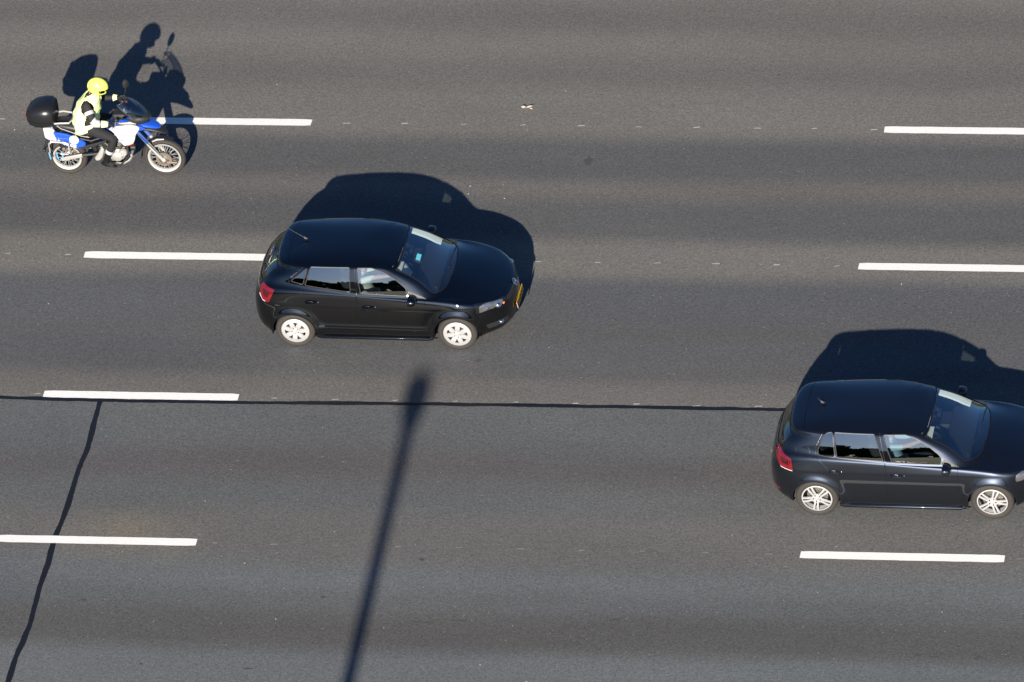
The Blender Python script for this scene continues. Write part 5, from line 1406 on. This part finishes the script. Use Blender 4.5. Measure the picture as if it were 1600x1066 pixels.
# top box: clipped on the rack, a thing of its own
TB = thing('top_box', 'black moulded luggage box carried on the rack behind the motorcycle seat', 'luggage box', (-6.84 - 1.085, 4.11, .985))
secs = [(-.25, .05, .05, .14), (-.238, .12, .10, .14), (-.19, .195, .155, .15), (-.09, .24, .195, .165), (.04, .255, .21, .175), (.14, .25, .205, .18), (.195, .22, .175, .175), (.215, .16, .11, .16)]
bx_ = MB(); bx_.loft([((x, 0, z), (0, w, 0), (0, 0, h)) for x, w, h, z in secs], 36, .68); tb = bx_.build('box_shell', M['box_black'], TB)
b = MB(); b.loft([((x, 0, .135), (0, w * 1.012, 0), (0, 0, .006)) for x, w, h, z in secs], 36, .62); b.build('lid_seam', M['dark'], TB)
for s in (-1, 1):
    b = MB(); b.loft([((-.222, s * .136, .19), (.009, s * -.02, 0), (0, 0, .004)), ((-.219, s * .133, .24), (.011, s * -.03, 0), (0, 0, .004)), ((-.200, s * .125, .29), (.009, s * -.02, 0), (0, 0, .004))], 10); b.build('reflector', M['red'], TB)
b = MB(); b.box((-.255, 0, .12), (.03, .07, .05), .01); b.build('latch', M['plastic'], TB)

# ---------------------------------------------------------------- rider
n = {}; e = []
n['pelvis'] = (-.43, 0, .99, .155, .14); n['belly'] = (-.41, 0, 1.16, .16, .14); n['chest'] = (-.345, 0, 1.36, .165, .14); n['neck'] = (-.255, 0, 1.515, .06)
n['jaw'] = (-.135, 0, 1.585, .062, .066); n['skull'] = (-.140, 0, 1.660, .078, .084); n['nose'] = (-.030, 0, 1.60, .014)
e += [('pelvis', 'belly'), ('belly', 'chest'), ('chest', 'neck'), ('neck', 'jaw'), ('jaw', 'skull'), ('skull', 'nose')]
for q, k in ((1, 'l'), (-1, 'r')):
    n['sh' + k] = (-.325, q * .195, 1.43, .092); n['up' + k] = (-.27, q * .270, 1.32, .078); n['el' + k] = (-.20, q * .33, 1.20, .058); n['fo' + k] = (-.09, q * .345, 1.19, .048); n['wr' + k] = (-.01, q * .355, 1.195, .034)
    e += [('chest', 'sh' + k), ('sh' + k, 'up' + k), ('up' + k, 'el' + k), ('el' + k, 'fo' + k), ('fo' + k, 'wr' + k)]
    add_hand(n, e, 'wr' + k, (1, 0, -.05), (.15, 0, 1), -q, 1.25, k)
    n['hip' + k] = (-.36, q * .12, .95, .115); n['th' + k] = (-.15, q * .20, .905, .092); n['kn' + k] = (.055, q * .245, .84, .070); n['ca' + k] = (-.03, q * .245, .64, .058); n['an' + k] = (-.12, q * .24, .44, .045)
    n['he' + k] = (-.15, q * .24, .385, .045); n['to' + k] = (.0, q * .25, .34, .038)
    e += [('pelvis', 'hip' + k), ('hip' + k, 'th' + k), ('th' + k, 'kn' + k), ('kn' + k, 'ca' + k), ('ca' + k, 'an' + k), ('an' + k, 'he' + k), ('he' + k, 'to' + k)]
me = skin_mesh(n, e, 'pelvis', 2)
for m_ in (M['jacket'], M['jeans'], M['skin'], M['fluo']): me.materials.append(m_)
M['jeans2'] = noisy(mat('black_trousers', (0.010, 0.010, 0.012), 0.85), 50, .4, .4); me.materials[1] = M['jeans2']
for p in me.polygons:
    c = p.center; p.use_smooth = True
    mi = 0 if c.z > .99 else 1
    if c.z > 1.54 and abs(c.y) < .12: mi = 2
    if c.x > -.03 and abs(c.y) > .26 and c.z > 1.08: mi = 0
    p.material_index = mi
RD = bpy.data.objects.new('person', me); COL.objects.link(RD); RD.location = BK.location
tag(RD, 'rider in a fluorescent yellow vest and helmet gripping the motorcycle handlebar', 'person')
def rp(fn, name, m, parent=None, **kw):
    b = MB(); fn(b); return b.build(name, m, parent or RD, **kw)
# vest: hangs open at the sides, armholes leave the black sleeves bare
def vest(b):
    secs = [((-.435, 0, .90), (.165, 0, .02), (0, .22, 0)), ((-.42, 0, .98), (.20, 0, .02), (0, .238, 0)), ((-.395, 0, 1.12), (.21, 0, .03), (0, .242, 0)), ((-.365, 0, 1.25), (.21, 0, .04), (0, .236, 0)), ((-.335, 0, 1.37), (.198, 0, .06), (0, .232, 0)),
            ((-.315, 0, 1.45), (.155, 0, .06), (0, .205, 0)), ((-.29, 0, 1.515), (.105, 0, .05), (0, .14, 0)), ((-.27, 0, 1.55), (.075, 0, .04), (0, .085, 0))]
    cs = []
    for (c0, a0, b0), (c1, a1, b1) in zip(secs[:-1], secs[1:]):
        for i in range(6):
            t = i / 6; cs.append([Vector(p).lerp(Vector(q_), t) for p, q_ in ((c0, c1), (a0, a1), (b0, b1))])
    cs.append([Vector(p) for p in secs[-1]])
    for _ in range(3): cs = [cs[0]] + [[(cs[i - 1][k] + cs[i][k] * 2 + cs[i + 1][k]) / 4 for k in range(3)] for i in range(1, len(cs) - 1)] + [cs[-1]]
    b.loft(cs, 120, .9, cap=False)
    q = random.Random(4)
    b.V = [(v[0] + .008 * math.sin(v[2] * 31 + v[1] * 24) + .005 * math.sin(v[2] * 64 - v[1] * 30), v[1] + .007 * math.sin(v[2] * 37 + v[0] * 26) + .004 * math.sin(v[2] * 71 - v[0] * 44), v[2] + (.02 * math.sin(v[1] * 17 + v[0] * 21) if v[2] < .94 else 0)) for v in b.V]
    keep = []
    for fc in b.F:
        c = sum((Vector(b.V[i]) for i in fc), Vector()) / len(fc)
        arm = abs(c.y) > .15 and ((c.x + .31) / .105) ** 2 + ((c.z - 1.375) / .125) ** 2 < 1
        slit = abs(c.y) > .15 and 1.06 < c.z < 1.24 and abs(c.x + .33) < .012 + .05 * (1.24 - c.z) / .18
        front = c.x > -.17 and abs(c.y) < .018
        if not (arm or slit or front): keep.append(fc)
    b.F = keep; b.MI = [0] * len(keep)
vo = rp(vest, 'vest', M['fluo'])
md = vo.modifiers.new('thick', 'SOLIDIFY'); md.thickness = .006; md.offset = 0
for z_, mm in ((1.02, 'reflect'),):
    rp(lambda b: b.loft([((-.415, 0, z_), (.206, 0, .02), (0, .245, 0)), ((-.405, 0, z_ + .05), (.210, 0, .025), (0, .248, 0))], 40, .9, cap=False), 'reflective_band', M[mm], vo)
for s in (-1, 1):
    rp(lambda b: b.tube([(-.285, s * .245, 1.345), (-.262, s * .28, 1.305)], [.079, .075], 18, cap=False), 'sleeve_band', M['reflect'])
    if s < 0: rp(lambda b: b.loft([((-.23, s * .305, 1.25), (.05, 0, .05), (0, .064, 0)), ((-.18, s * .335, 1.195), (.02, 0, .066), (0, .062, 0)), ((-.10, s * .345, 1.19), (0, 0, .055), (0, .054, 0))], 18, cap=False), 'elbow_panel', M['reflect'])
    rp(lambda b: b.loft([((-.08 if s < 0 else -.03, s * .345, 1.19), (0, 0, .058), (0, .056, 0)), ((-.02, s * .352, 1.195), (0, 0, .052), (0, .05, 0)), ((.03, s * .356, 1.197), (0, 0, .036), (0, .042, 0))], 18, cap=False), 'glove_cuff', M['fluo'])
    rp(lambda b: b.tube([(-.035, s * .2445, .63), (-.062, s * .2435, .575)], [.065, .063], 18, cap=False), 'trouser_band', M['reflect'])
    rp(lambda b: b.loft([((-.075, s * .243, .56), (.062, 0, .01), (0, .055, 0)), ((-.12, s * .241, .45), (.058, 0, .01), (0, .052, 0)), ((-.145, s * .24, .385), (.072, 0, .0), (0, .053, 0)), ((-.10, s * .245, .355), (.12, 0, -.03), (0, .052, 0)), ((-.09, s * .246, .335), (.125, 0, -.03), (0, .048, 0))], 20), 'boot', M['leather'])
# helmet: full-face shell with an open eye port
def helmet(b):
    nu, nv = 48, 32; T = Matrix.Translation((-.150, 0, 1.655)) @ Matrix.Rotation(R(14), 4, 'Y')
    V = []; F = []
    for lay, k in ((0, 1.0), (1, .92)):
        for i in range(nv + 1):
            a = math.pi * i / nv - math.pi / 2
            for j in range(nu):
                t = 2 * math.pi * j / nu; cx_, cy_, cz_ = math.cos(a) * math.cos(t), math.cos(a) * math.sin(t), math.sin(a)
                x = .165 * cx_ * (1.0 + .06 * max(0, cx_) * (cz_ < -.1)); y = .126 * cy_ * (1 - .12 * max(0, -cz_)); z = .148 * max(cz_, -.93)
                V.append((x * k, y * k, z * k))
    o1 = (nv + 1) * nu
    hole = lambda i, j: (lambda a, t: abs(t) < 1.30 and -.50 - .05 * math.cos(t) < a < .12)(math.pi * (i + .5) / nv - math.pi / 2, ((2 * math.pi * (j + .5) / nu + math.pi) % (2 * math.pi)) - math.pi)
    for i in range(3, nv):
        for j in range(nu):
            if hole(i, j): continue
            j2 = (j + 1) % nu
            F.append([i * nu + j, i * nu + j2, (i + 1) * nu + j2, (i + 1) * nu + j]); F.append([o1 + i * nu + j, o1 + (i + 1) * nu + j, o1 + (i + 1) * nu + j2, o1 + i * nu + j2])
            for di, dj, A, B in ((-1, 0, (i, j), (i, j2)), (1, 0, (i + 1, j2), (i + 1, j)), (0, -1, (i + 1, j), (i, j)), (0, 1, (i, j2), (i + 1, j2))):
                ii, jj = i + di, (j + dj) % nu
                if (3 <= ii < nv and hole(ii, jj)) or ii < 3:
                    a_, b_ = A[0] * nu + A[1], B[0] * nu + B[1]; F.append([b_, a_, o1 + a_, o1 + b_])
    b.add(V, F, T)
ho = rp(helmet, 'helmet', M['fluo_helmet'])
rp(lambda b: b.loft([((-.235, 0, 1.53), (.05, 0, .0), (0, .07, 0)), ((-.20, 0, 1.57), (.085, 0, -.02), (0, .09, 0))], 20, cap=False), 'collar', M['jacket'])
for s in (-1, 1):
    rp(lambda b: b.ell((-.058, s * .032, 1.622), (.012, .014, .010), 10, 6), 'eye', M['dark'])
rp(lambda b: b.loft([((-.10, 0, 1.56), (.055, 0, .01), (0, .085, 0)), ((-.10, 0, 1.585), (.055, 0, .01), (0, .088, 0))], 20), 'chin_padding', M['dark'], ho)
